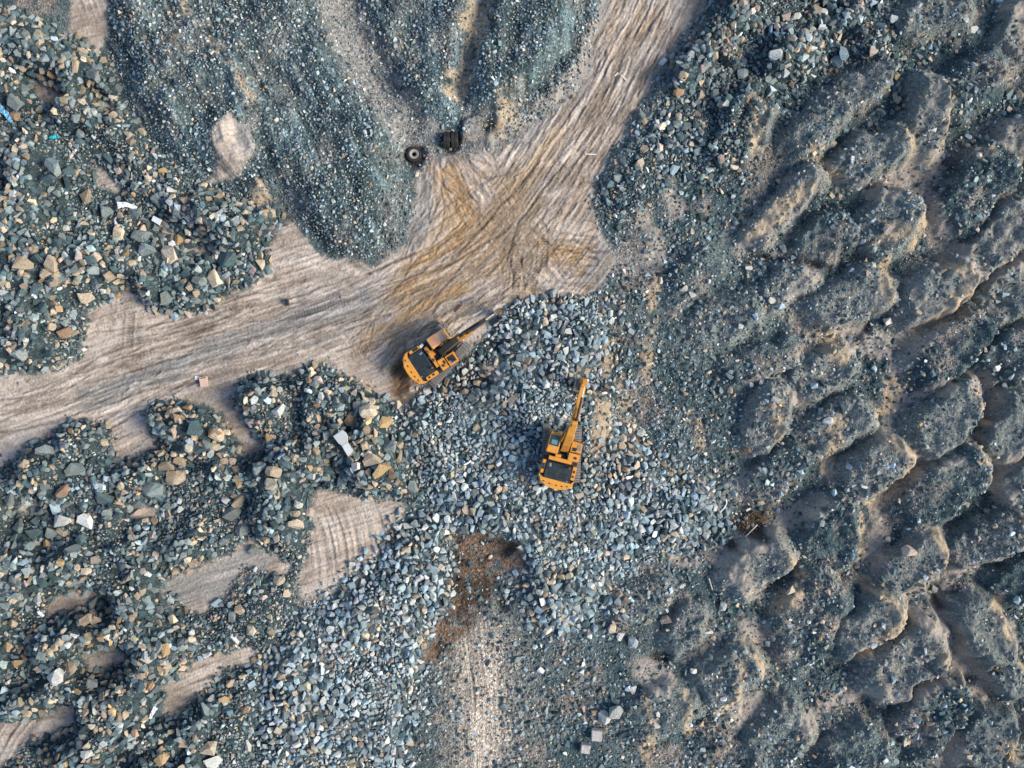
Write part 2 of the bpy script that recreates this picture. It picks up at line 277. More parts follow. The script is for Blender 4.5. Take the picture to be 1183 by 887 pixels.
def ground_fields(px, py):
    """height and base colour of the ground at photo-pixel coordinates (any shape)"""
    a1 = (vnoise(px / 16, py / 16, 51) - .5); a2 = (vnoise(px / 16, py / 16, 52) - .5); b1 = (vnoise(px / 5, py / 5, 53) - .5); b2 = (vnoise(px / 5, py / 5, 54) - .5)
    wx = px + 9 * a1 + 5 * b1; wy = py + 9 * a2 + 5 * b2
    S = lambda F: sample(F, wx, wy)
    road, sand, pink, blue, tan_lit, warm, orange, brown, dark, rub, cr, grav, smooth, tn, right = [S(F) for F in
        (m_road, m_sand, m_pink, m_blue, m_tan_lit, m_warm, m_or, m_brown, m_dark, m_rub, m_cr, m_grav, m_smooth, tone, m_right)]
    h = sample(hh, px + 4 * a1, py + 4 * a2)
    f3 = fbm(px / 9, py / 9, 61, 3); f4 = fbm(px / 40, py / 40, 71, 4); f5 = vnoise(px / 2.2, py / 2.2, 81)
    sA, dA, _ = streak(LINE_A, px, py, 101, 1.7, 38); sB, dB, _ = streak(LINE_B, px, py, 111, 1.9, 45); sC, dC, _ = streak(LINE_C, px, py, 121, 2.6, 50)
    wA = sstep(430, 590, px + (240 - py) * .6); st = sA * wA + sB * (1 - wA)
    st2 = np.where(np.abs(wA - .5) < .45, np.minimum(sA, sB + .12), st)
    col = lambda *c: np.array(c, np.float32)
    mix = lambda A, B, k: A + (B - A) * k[..., None]
    g = np.ones(px.shape + (3,), np.float32) * col(.042, .070, .082)
    g = mix(g, col(.092, .122, .130), sstep(.35, .75, f4) * .8)
    g = mix(g, col(.22, .195, .175), sstep(.5, .72, fbm(px / 30, py / 30, 91, 4)) * .7 * (1 - rub))
    # right-hand tips: fine grey slurry tops
    g = mix(g, col(.135, .158, .160) , np.clip(right * sstep(.05, .6, tn) * .9, 0, 1))
    g = mix(g, col(.20, .195, .185), np.clip((tn - .75) * 1.3, 0, 1) * sstep(.3, .7, f4 + .1))
    g = mix(g, col(.30, .245, .19), np.clip((tn - 1.5) * 1.3, 0, 1))
    g = mix(g, col(.026, .042, .050), np.clip(rub * .85, 0, 1))  # ground darkened under rubble: shade of the gaps put into the colour
    g = mix(g, col(.032, .046, .055), np.clip(cr * .8, 0, 1) * sstep(.62, .4, f4))  # gap shade painted under the crushed stone as well
    g = mix(g, col(.042, .070, .082), grav * .6)
    fa = px * .86 - py * .5; fs = px * .5 + py * .86; fa = fa + 14 * (fbm(px / 60, py / 60, 291, 2) - .5)
    flow = .5 * fbm(fa / 5.5, fs / 60, 301, 3, .6) + .5 * fbm(fa / 14, fs / 40, 303, 3, .6)
    flow2 = .45 * fbm(px / 7, py / 50, 305, 3, .6) + .55 * fbm(px / 16, py / 30, 307, 3, .6); fr = sstep(440, 500, px); flow = flow * (1 - fr) + flow2 * fr
    g = mix(g, g * 1.9 + .012, grav * sstep(.5, .68, flow)); g = mix(g, g * .55, grav * sstep(.48, .34, flow))
    dust = sstep(.52, .75, fbm(px / 24 + 9, py / 60, 131, 4)) * grav
    g = mix(g, col(.16, .165, .165), dust * .5)
    g = mix(g, col(.295, .275, .250), np.clip(pink * sstep(.25, .5, f3 + .1) , 0, 1) * .95)
    g = mix(g, col(.200, .200, .200), np.clip(blue * sstep(.2, .5, f3 + .1), 0, 1) * .8)
    g = mix(g, col(.36, .30, .22), np.clip(tan_lit * sstep(.3, .55, f3 + .08), 0, 1) * .9)  # tan sand; the sunlight on the mound crests is painted here too
    # haul road and cleared sand
    sandc = mix(np.ones_like(g) * col(.315, .272, .238), col(.44, .40, .36), sstep(.35, .68, fbm(px / 30, py / 20, 181, 4)))
    sandc = mix(sandc, col(.20, .185, .165), sstep(.52, .66, fbm(px / 22 + 5, py / 14, 191, 4)) * .6)
    sandc = mix(sandc, col(.36, .27, .18), warm * .75 * sstep(.15, .5, f4 + .1))
    sandc = mix(sandc, col(.36, .23, .11), orange * sstep(.25, .7, f3 + st * .4) * .7)
    sandc = mix(sandc, col(.47, .43, .40), S(PALE) * sstep(.25, .6, f3 + .12) * .75)
    sandc = mix(sandc, col(.225, .235, .24), np.clip(blue, 0, 1) * .85)
    sX, _, _ = streak([(430,250),(520,262),(600,300),(720,330)], px, py, 221, 2.4, 40); sY, _, _ = streak([(480,130),(520,200),(560,300),(575,420)], px, py, 231, 2.4, 40)
    jn = 1 - sstep(40, 120, np.hypot(px - 560, (py - 270) * 1.1)); st2 = st2 * (1 - jn) + jn * np.minimum(st2, np.minimum(sX, sY) + .12)
    jn2 = 1 - sstep(25, 60, np.hypot(px - 535, py - 200)); sZ, _, _ = streak(LINE_D, px, py, 241, 2.4, 60); st2 = st2 * (1 - jn2) + jn2 * sZ
    rut = sample_fine(RUTS, px + 3 * a1 + 1.2 * b1, py + 3 * a2 + 1.2 * b2)
    s2, _, _ = streak(LINE_A, px, py, 261, 4.2, 90); s3, _, _ = streak(LINE_B, px, py, 271, 5.0, 110); sc2 = s2 * wA + s3 * (1 - wA)
    sandc = mix(sandc, col(.345, .255, .165), sstep(.50, .66, sc2) * (.08 + .22 * wA)); sandc = mix(sandc, col(.40, .375, .355), sstep(.48, .36, sc2) * .5)
    lo = .35 + .65 * wA
    k = sstep(.36, .62, st2)
    sandc = sandc * (1 + lo * (-.09 + .14 * k) + .16 * (f5 - .5))[..., None]
    sandc = mix(sandc, col(.13, .112, .098), sstep(.40, .28, st2) * .42 * lo); sandc = mix(sandc, col(.10, .085, .075), rut * .6)
    sdk = sample_fine(STROKE_D, px + 2 * a1 + 1.6 * b1, py + 2 * a2 + 1.6 * b2) * sstep(.15, .5, f3 + .1); slt = sample_fine(STROKE_L, px + 2 * a1 + 1.6 * b1, py + 2 * a2 + 1.6 * b2)
    sandc = mix(sandc, sandc * 1.28, slt * .8); sandc = mix(sandc, sandc * .48, sdk * .85)
    rk = np.zeros(px.shape, np.float32)
    for (c0, c1, rad) in RAKES:
        d = np.hypot(px - c0[0], py - c0[1]); dx, dy = c1[0] - c0[0], c1[1] - c0[1]; L = math.hypot(dx, dy)
        ac = (-(px - c0[0]) * dy + (py - c0[1]) * dx) / L; al = ((px - c0[0]) * dx + (py - c0[1]) * dy) / L
        ac = ac + al * al * .003
        rk = rk + (1 - sstep(rad * 1.1, rad * 2.2, d)) * (fbm(ac / 3.4, al / 60, 141, 2) - .5)
    rs = np.maximum(road, sand)
    sandc = sandc * (1 + .6 * rk)[..., None]
    g = mix(g, sandc, rs)
    trk = np.exp(-((dC + 4) / 42.) ** 2) * sstep(680, 750, py)
    g = mix(g, np.ones_like(g) * col(.35, .315, .275) * (.78 + .5 * sstep(.35, .65, sC))[..., None], trk * .92 * sstep(.2, .5, sC + .1))
    bk_ = fbm(px / 13, py / 13, 251, 3); g = mix(g, mix(np.ones_like(g) * col(.135, .088, .060), col(.045, .030, .020), sstep(.45, .62, bk_)), brown * sstep(.3, .58, f3 + .1) * .9)
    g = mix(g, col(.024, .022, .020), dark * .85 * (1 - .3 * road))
    # crawler prints: bars across the line of travel
    for (cx, cy, ln, wd, hd) in ((567, 347, 36, 14, 52), (597, 312, 44, 10, 8), (628, 292, 36, 10, 4), (618, 318, 40, 9, 14), (436, 398, 60, 10, 70), (150, 380, 40, 9, 4), (375, 355, 70, 9, 76), (575, 300, 60, 10, 40), (485, 345, 50, 10, 64)):
        ca, sa = math.sin(R(hd)), -math.cos(R(hd)); al = (px - cx) * ca + (py - cy) * sa; ac = -(px - cx) * sa + (py - cy) * ca
        pm = sstep(ln * .5 + 3, ln * .5 - 3, np.abs(al)) * sstep(wd * .5 + 1, wd * .5 - 1, np.abs(ac))
        bars = .5 + .5 * np.sin(al * 2 * math.pi / 3.2)
        g = g * (1 - pm * (.42 * bars - .06))[..., None]; h = h - pm * bars * .045 + pm * .02
        ed = np.exp(-((np.abs(ac) - wd * .5 - 1) / 1.3) ** 2) * sstep(ln * .5 + 3, ln * .5 - 3, np.abs(al)); h = h + ed * .05
    g = g * (0.86 + .28 * fbm(px / 3.2, py / 3.2, 151, 2))[..., None]
    h = h + rs * ((st2 - .5) * .18 + rk * .20) - rut * .07 * road - sdk * .07 * road + slt * .035 * road + road * sstep(.5, .8, f4) * (b1 * .12) + trk * (sC - .5) * .14 + (f3 - .5) * .10 * (1 - .6 * rs) + (f5 - .5) * .05 * (1 - rs)
    h = h + grav * (flow - .5) * .5 + right * (1 - smooth) * (fbm(px / 6, py / 6, 161, 2) - .5) * .28 + smooth * right * (fbm(px / 8, py / 8, 171, 3) - .5) * .22
    gm = np.clip(1 - rs, 0, 1) * np.clip(1 - .75 * np.maximum(pink, tan_lit) - .45 * smooth, .12, 1)
    return h, np.clip(g, .008, .9), gm, road

# ------------------------------------------------------------------ materials
def new_mat(name):
    m = bpy.data.materials.new(name); m.use_nodes = True; t = m.node_tree; t.nodes.clear()
    o = t.nodes.new('ShaderNodeOutputMaterial'); b = t.nodes.new('ShaderNodeBsdfPrincipled'); t.links.new(b.outputs[0], o.inputs[0])
    return m, t, b
def N(t, kind, **kw):
    n = t.nodes.new(kind)
    for k, v in kw.items(): setattr(n, k, v)
    return n
def mixc(t, fac, a, b, mode='MIX'):
    n = t.nodes.new('ShaderNodeMix'); n.data_type = 'RGBA'; n.blend_type = mode
    for sock, v in ((0, fac), (6, a), (7, b)):
        if hasattr(v, 'is_linked') or hasattr(v, 'links'): t.links.new(v, n.inputs[sock])
        elif isinstance(v, (int, float)): n.inputs[sock].default_value = v
        else: n.inputs[sock].default_value = (*v, 1) if len(v) == 3 else v
    return n.outputs[2]
def ramp(t, fac, a, b, ca=(0, 0, 0), cb=(1, 1, 1)):
    n = t.nodes.new('ShaderNodeValToRGB'); n.color_ramp.elements[0].position = a; n.color_ramp.elements[1].position = b
    n.color_ramp.elements[0].color = (*ca, 1); n.color_ramp.elements[1].color = (*cb, 1); t.links.new(fac, n.inputs[0]); return n.outputs[0]

def ground_mat(name):
    m, t, b = new_mat(name)
    a = N(t, 'ShaderNodeAttribute', attribute_name='base'); gmk = N(t, 'ShaderNodeAttribute', attribute_name='pebble')
    tc = N(t, 'ShaderNodeNewGeometry')
    v = N(t, 'ShaderNodeTexVoronoi'); v.inputs['Scale'].default_value = 6.5; t.links.new(tc.outputs['Position'], v.inputs['Vector'])
    v2 = N(t, 'ShaderNodeTexVoronoi'); v2.inputs['Scale'].default_value = 13.; t.links.new(tc.outputs['Position'], v2.inputs['Vector'])
    no = N(t, 'ShaderNodeTexNoise'); no.inputs['Scale'].default_value = 5.0; no.inputs['Detail'].default_value = 5; t.links.new(tc.outputs['Position'], no.inputs['Vector'])
    sep = N(t, 'ShaderNodeSeparateColor'); t.links.new(v.outputs['Color'], sep.inputs[0])
    sep2 = N(t, 'ShaderNodeSeparateColor'); t.links.new(v2.outputs['Color'], sep2.inputs[0])
    p1 = ramp(t, sep.outputs[0], .45, .95, (.72, .74, .76), (2.3, 2.25, 2.15))
    p2 = ramp(t, sep2.outputs[0], .3, .95, (.7, .72, .74), (1.9, 1.85, 1.8))
    peb = mixc(t, .5, p1, p2); 
    base = mixc(t, gmk.outputs['Fac'], (1, 1, 1), peb)
    c1 = mixc(t, 1.0, a.outputs['Color'], base, 'MULTIPLY')
    gr = ramp(t, no.outputs[0], .3, .7, (.78, .78, .78), (1.2, 1.2, 1.2))
    c2 = mixc(t, 1.0, c1, gr, 'MULTIPLY'); t.links.new(c2, b.inputs['Base Color'])
    b.inputs['Roughness'].default_value = .95; b.inputs['Specular IOR Level'].default_value = .15
    mul = N(t, 'ShaderNodeMath', operation='MULTIPLY'); t.links.new(v.outputs['Distance'], mul.inputs[0]); t.links.new(gmk.outputs['Fac'], mul.inputs[1])
    sub = N(t, 'ShaderNodeMath', operation='SUBTRACT'); t.links.new(no.outputs[0], sub.inputs[0]); t.links.new(mul.outputs[0], sub.inputs[1])
    bu = N(t, 'ShaderNodeBump'); bu.inputs['Strength'].default_value = .8; bu.inputs['Distance'].default_value = .09
    t.links.new(sub.outputs[0], bu.inputs['Height']); t.links.new(bu.outputs[0], b.inputs['Normal'])
    return m
M_GROUND = ground_mat('quarry_ground'); M_ROAD = ground_mat('packed_sand')

def stone_mat():
    m, t, b = new_mat('broken_stone')
    a = N(t, 'ShaderNodeAttribute', attribute_name='base'); geo = N(t, 'ShaderNodeNewGeometry')
    no = N(t, 'ShaderNodeTexNoise'); no.inputs['Scale'].default_value = 7.; no.inputs['Detail'].default_value = 4; t.links.new(geo.outputs['Position'], no.inputs['Vector'])
    c = mixc(t, 1.0, a.outputs['Color'], ramp(t, no.outputs[0], .3, .7, (.72, .74, .76), (1.25, 1.22, 1.18)), 'MULTIPLY')
    t.links.new(c, b.inputs['Base Color']); b.inputs['Roughness'].default_value = .85; b.inputs['Specular IOR Level'].default_value = .3
    return m
M_STONE = stone_mat()
def boulder_mat():
    m, t, b = new_mat('boulder_rock')
    oi = N(t, 'ShaderNodeObjectInfo'); tc = N(t, 'ShaderNodeTexCoord')
    add = N(t, 'ShaderNodeVectorMath', operation='ADD'); sc = N(t, 'ShaderNodeMath', operation='MULTIPLY'); sc.inputs[1].default_value = 50
    t.links.new(oi.outputs['Random'], sc.inputs[0]); t.links.new(tc.outputs['Object'], add.inputs[0]); t.links.new(sc.outputs[0], add.inputs[1])
    n1 = N(t, 'ShaderNodeTexNoise'); n1.inputs['Scale'].default_value = 1.6; n1.inputs['Detail'].default_value = 3; t.links.new(add.outputs[0], n1.inputs['Vector'])
    n2 = N(t, 'ShaderNodeTexNoise'); n2.inputs['Scale'].default_value = 9; n2.inputs['Detail'].default_value = 6; t.links.new(add.outputs[0], n2.inputs['Vector'])
    st = mixc(t, 1.0, oi.outputs['Color'], (1.1, .86, .62), 'MULTIPLY')
    c = mixc(t, ramp(t, n1.outputs[0], .5, .68, (0, 0, 0), (.7, .7, .7)), oi.outputs['Color'], st)
    c = mixc(t, 1.0, c, ramp(t, n2.outputs[0], .3, .7, (.7, .71, .72), (1.25, 1.24, 1.22)), 'MULTIPLY')
    t.links.new(c, b.inputs['Base Color']); b.inputs['Roughness'].default_value = .88; b.inputs['Specular IOR Level'].default_value = .25
    bu = N(t, 'ShaderNodeBump'); bu.inputs['Strength'].default_value = .5; bu.inputs['Distance'].default_value = .06; t.links.new(n2.outputs[0], bu.inputs['Height']); t.links.new(bu.outputs[0], b.inputs['Normal'])
    return m
M_BOULDER = boulder_mat()
def worn(name, col, rough=.5, dirt=(.20, .16, .12), amount=.45, scale=2.5, metal=0., spec=.4):
    m, t, b = new_mat(name); tc = N(t, 'ShaderNodeNewGeometry')
    n = N(t, 'ShaderNodeTexNoise'); n.inputs['Scale'].default_value = scale; n.inputs['Detail'].default_value = 6; n.inputs['Roughness'].default_value = .65; t.links.new(tc.outputs['Position'], n.inputs['Vector'])
    f = ramp(t, n.outputs[0], .48, .72, (0, 0, 0), (amount,) * 3)
    c = mixc(t, f, col, dirt); t.links.new(c, b.inputs['Base Color'])
    b.inputs['Roughness'].default_value = rough; b.inputs['Metallic'].default_value = metal; b.inputs['Specular IOR Level'].default_value = spec
    return m
M_YEL = worn('orange_yellow_paint', (.60, .27, .035), .5, (.30, .20, .11), .8, 3.2)
M_YEL2 = worn('sunfaded_cab_paint', (.66, .36, .14), .5, (.50, .36, .25), .7, 3.)
M_DIRTY = worn('greasy_boom_paint', (.07, .058, .045), .6, (.34, .18, .04), .3, 1.4)
M_BLK = worn('black_machine_metal', (.018, .022, .026), .45, (.09, .08, .07), .5, 3)
M_HOOD = worn('dark_hood_panel', (.020, .034, .044), .3, (.10, .11, .11), .45, 2.)
M_STEEL = worn('dusty_track_steel', (.20, .205, .21), .6, (.26, .24, .21), .8, 5, .3)
M_CHROME = worn('cylinder_rod_chrome', (.75, .77, .78), .25, (.5, .5, .5), .3, 4, .9)
M_GLASS = worn('cab_glass', (.02, .05, .06), .08, (.05, .07, .075), .5, 2, 0, .8)
M_GLASS_REFL = worn('skylight_reflection', (.10, .24, .30), .1, (.05, .10, .12), .6, 2.5, 0, .8)  # teal reflection painted as the colour of the skylight pane
M_RUBBER = worn('old_rubber', (.016, .018, .02), .75, (.10, .095, .09), .35, 4)
M_DUSTRUB = worn('dusty_sidewall', (.27, .26, .25), .9, (.12, .12, .12), .5, 5)
M_CONC = worn('pale_concrete', (.46, .50, .53), .85, (.30, .33, .36), .6, 4)
M_SHEET = worn('white_sheet', (.72, .78, .82), .5, (.45, .55, .62), .5, 3)
M_TARP = worn('blue_plastic', (.10, .36, .62), .5, (.65, .72, .78), .6, 5)
M_CYAN = worn('cyan_plastic', (.01, .42, .52), .4, (.02, .2, .25), .4, 5)
M_WOOD = worn('weathered_timber', (.36, .31, .26), .9, (.20, .16, .13), .6, 6)
M_PALEWOOD = worn('pale_timber', (.62, .58, .52), .9, (.4, .33, .27), .5, 6)
M_PINKB = worn('faded_pink_board', (.60, .44, .36), .85, (.4, .3, .26), .5, 6)
M_RUST = worn('rusty_iron', (.17, .06, .03), .85, (.08, .03, .02), .6, 6)
M_BRUSH = worn('dry_scrub', (.20, .12, .05), .9, (.06, .04, .025), .6, 6)
M_LAMP = worn('lamp_lens', (.6, .6, .55), .2, (.4, .4, .38), .3, 4)

# ------------------------------------------------------------------ the ground (one sheet, fine in the pit, coarse to the horizon) and the haul road in it
STEP = 1.25
core_x = np.arange(-200, 1383 + .01, STEP); core_y = np.arange(-200, 1087 + .01, STEP)
tail = np.cumsum(3 * 1.27 ** np.arange(1, 40)); tail = tail[tail < 30000]
px_l = np.concatenate([(core_x[0] - tail)[::-1], core_x, core_x[-1] + tail]); py_l = np.concatenate([(core_y[0] - tail)[::-1], core_y, core_y[-1] + tail])
PX, PY = np.meshgrid(px_l.astype(np.float64), py_l.astype(np.float64))
H_, G_, P_, RD_ = ground_fields(PX, PY)
off = np.maximum(np.maximum(-60 - PX, PX - 1243), np.maximum(-60 - PY, PY - 947))
fade = sstep(100, 180, off)
H_ = H_ * (1 - fade) + fade * (fbm(PX / 90, PY / 90, 201, 3) - .3) * 1.2
G_ = G_ * (1 - fade)[..., None] + fade[..., None] * (np.array([.075, .085, .088]) + np.array([.15, .12, .09]) * sstep(.45, .7, fbm(PX / 120, PY / 120, 211, 4))[..., None])
P_ = P_ * (1 - fade) + fade
ny, nx = PX.shape
co = np.stack([(PX - CX) * MPP, (CY - PY) * MPP, H_], -1).reshape(-1, 3)
i = np.arange(ny * nx).reshape(ny, nx)
quads = np.stack([i[1:, :-1], i[1:, 1:], i[:-1, 1:], i[:-1, :-1]], -1).reshape(-1, 4)
rd = (RD_.reshape(-1)[quads].mean(1) > .5) & ((1 - fade).reshape(-1)[quads].mean(1) > .5)

def np_mesh(name, co, faces, mat, cols=None, peb=None, smooth=False, sizes=None):
    """faces: (n,k) array, or flat loop array with sizes"""
    me = bpy.data.meshes.new(name)
    if sizes is None: sizes = np.full(len(faces), faces.shape[1]); loops = faces.reshape(-1)
    else: loops = faces
    me.vertices.add(len(co)); me.vertices.foreach_set('co', np.ascontiguousarray(co, np.float32).reshape(-1))
    me.loops.add(len(loops)); me.loops.foreach_set('vertex_index', loops.astype(np.int32))
    st = np.concatenate([[0], np.cumsum(sizes)[:-1]]).astype(np.int32)
    me.polygons.add(len(sizes)); me.polygons.foreach_set('loop_start', st); me.polygons.foreach_set('loop_total', sizes.astype(np.int32))
    me.polygons.foreach_set('use_smooth', np.full(len(sizes), smooth))
    if cols is not None:
        a = me.attributes.new('base', 'FLOAT_COLOR', 'POINT'); a.data.foreach_set('color', np.concatenate([cols, np.ones((len(cols), 1))], 1).astype(np.float32).reshape(-1))
    if peb is not None:
        a = me.attributes.new('pebble', 'FLOAT', 'POINT'); a.data.foreach_set('value', peb.astype(np.float32))
    me.update(calc_edges=True); me.materials.append(mat)
    o = bpy.data.objects.new(name, me); C.objects.link(o); return o

def sub_sheet(name, sel, mat):
    q = quads[sel]; used, inv = np.unique(q, return_inverse=True)
    return np_mesh(name, co[used], inv.reshape(-1, 4), mat, G_.reshape(-1, 3)[used], P_.reshape(-1)[used], True)
tag(sub_sheet('ground', ~rd, M_GROUND), 'dark grey quarry floor with gravel, dust streaks and tipped mounds', 'ground', kind='structure')
tag(sub_sheet('dirt_road', rd, M_ROAD), 'rutted pale sand haul road forking across the quarry floor', 'road', kind='structure')

cH = H_[len(tail):len(tail) + len(core_y), len(tail):len(tail) + len(core_x)]
def height(px, py):
    px = np.asarray(px, float); py = np.asarray(py, float)
    u = np.clip((px - core_x[0]) / STEP, 0, len(core_x) - 1.001); v = np.clip((py - core_y[0]) / STEP, 0, len(core_y) - 1.001)
    i = u.astype(int); j = v.astype(int); fu = u - i; fv = v - j
    return (cH[j, i] * (1 - fu) + cH[j, i + 1] * fu) * (1 - fv) + (cH[j + 1, i] * (1 - fu) + cH[j + 1, i + 1] * fu) * fv
def hz(px, py): return float(height([px], [py])[0])

# ------------------------------------------------------------------ stone shapes: convex hulls of scattered points
def hull_template(n, seed, flat=.75, elong=1.0, box=.5):
    r = random.Random(seed); bm = bmesh.new()
    for _ in range(n):
        v = Vector((r.gauss(0, 1), r.gauss(0, 1), r.gauss(0, 1))).normalized()
        m = max(abs(v.x), abs(v.y), abs(v.z)); v = v * (1 - box) + v / m * box * .85
        bm.verts.new((v.x * elong, v.y / elong ** .5, v.z * flat))
    res = bmesh.ops.convex_hull(bm, input=bm.verts[:])
    bmesh.ops.delete(bm, geom=[e for e in res['geom_interior'] if isinstance(e, bmesh.types.BMVert)], context='VERTS')
    bmesh.ops.delete(bm, geom=[v for v in bm.verts if not v.link_faces], context='VERTS')
    bmesh.ops.dissolve_limit(bm, angle_limit=R(13), verts=bm.verts[:], edges=bm.edges[:])
    bmesh.ops.triangulate(bm, faces=bm.faces[:])
    bm.normal_update(); bm.verts.index_update()
    V = np.array([v.co[:] for v in bm.verts], np.float32); F = np.array([[v.index for v in f.verts] for f in bm.faces], np.int64)
    bm.free()
    V[:, :2] /= np.abs(V[:, :2]).max() * .97
    return V, F
T_BIG = [hull_template(13, 100 + k, random.Random(k).uniform(.55, .85), random.Random(k + 9).uniform(1., 1.4), random.Random(k).uniform(.2, .8)) for k in range(24)]
T_SMALL = [hull_template(9, 300 + k, .7, random.Random(k).uniform(1., 1.35), .4) for k in range(16)]

def rot_mats(n, tilt):
    a = rng.uniform(0, 2 * np.pi, n); b = rng.normal(0, tilt, n); c = rng.normal(0, tilt, n)
    ca, sa, cb, sb, cc, sc_ = np.cos(a), np.sin(a), np.cos(b), np.sin(b), np.cos(c), np.sin(c)
    Z = np.zeros(n); O = np.ones(n)
    Rz = np.stack([np.stack([ca, -sa, Z], -1), np.stack([sa, ca, Z], -1), np.stack([Z, Z, O], -1)], 1)
    Rx = np.stack([np.stack([O, Z, Z], -1), np.stack([Z, cb, -sb], -1), np.stack([Z, sb, cb], -1)], 1)
    Ry = np.stack([np.stack([cc, Z, sc_], -1), np.stack([Z, O, Z], -1), np.stack([-sc_, Z, cc], -1)], 1)
    return Rz @ Rx @ Ry

def stone_mass(name, px, py, rad, cols, label, cat, tilt=.45, small=False, sink=.15, lift=0.):
    """all the loose stones of one kind in one object: centre (photo px), radius in m"""
    T = T_SMALL if small else T_BIG; n = len(px)
    z = height(px, py) + rad * (.7 * .5 - sink) + lift
    pos = np.stack([(px - CX) * MPP, (CY - py) * MPP, z], -1)
    M = rot_mats(n, tilt); pick = rng.integers(0, len(T), n); VV, FF, CC = [], [], []; base = 0
    for k, (V, F) in enumerate(T):
        ids = np.nonzero(pick == k)[0]
        if not len(ids): continue
        v = np.einsum('nij,vj->nvi', M[ids], V) * rad[ids][:, None, None] + pos[ids][:, None, :]
        f = F[None] + (np.arange(len(ids)) * len(V))[:, None, None] + base
        VV.append(v.reshape(-1, 3)); FF.append(f.reshape(-1, 3)); CC.append(np.repeat(cols[ids], len(V), 0)); base += len(ids) * len(V)
    o = np_mesh(name, np.concatenate(VV), np.concatenate(FF), M_STONE, np.concatenate(CC))
    return tag(o, label, cat, kind='stuff')

PAL = {'slate': (.055, .096, .115), 'grey': (.155, .200, .215), 'pale': (.37, .42, .435), 'blue': (.215, .300, .355), 'tan': (.30, .262, .205), 'cream': (.41, .37, .30),
       'ochre': (.33, .25, .145), 'rust': (.265, .195, .14), 'white': (.46, .48, .48), 'pink': (.33, .29, .27)}
def palette(n, weights, jit=.25):
    ks = list(weights); p = np.array([weights[k] for k in ks], float); p /= p.sum()
    c = np.array([PAL[k] for k in ks])[rng.choice(len(ks), n, p=p)]
    return np.clip(c * np.exp(rng.normal(0, jit, (n, 1))) * (1 + rng.normal(0, .022, (n, 3))), .01, .8)

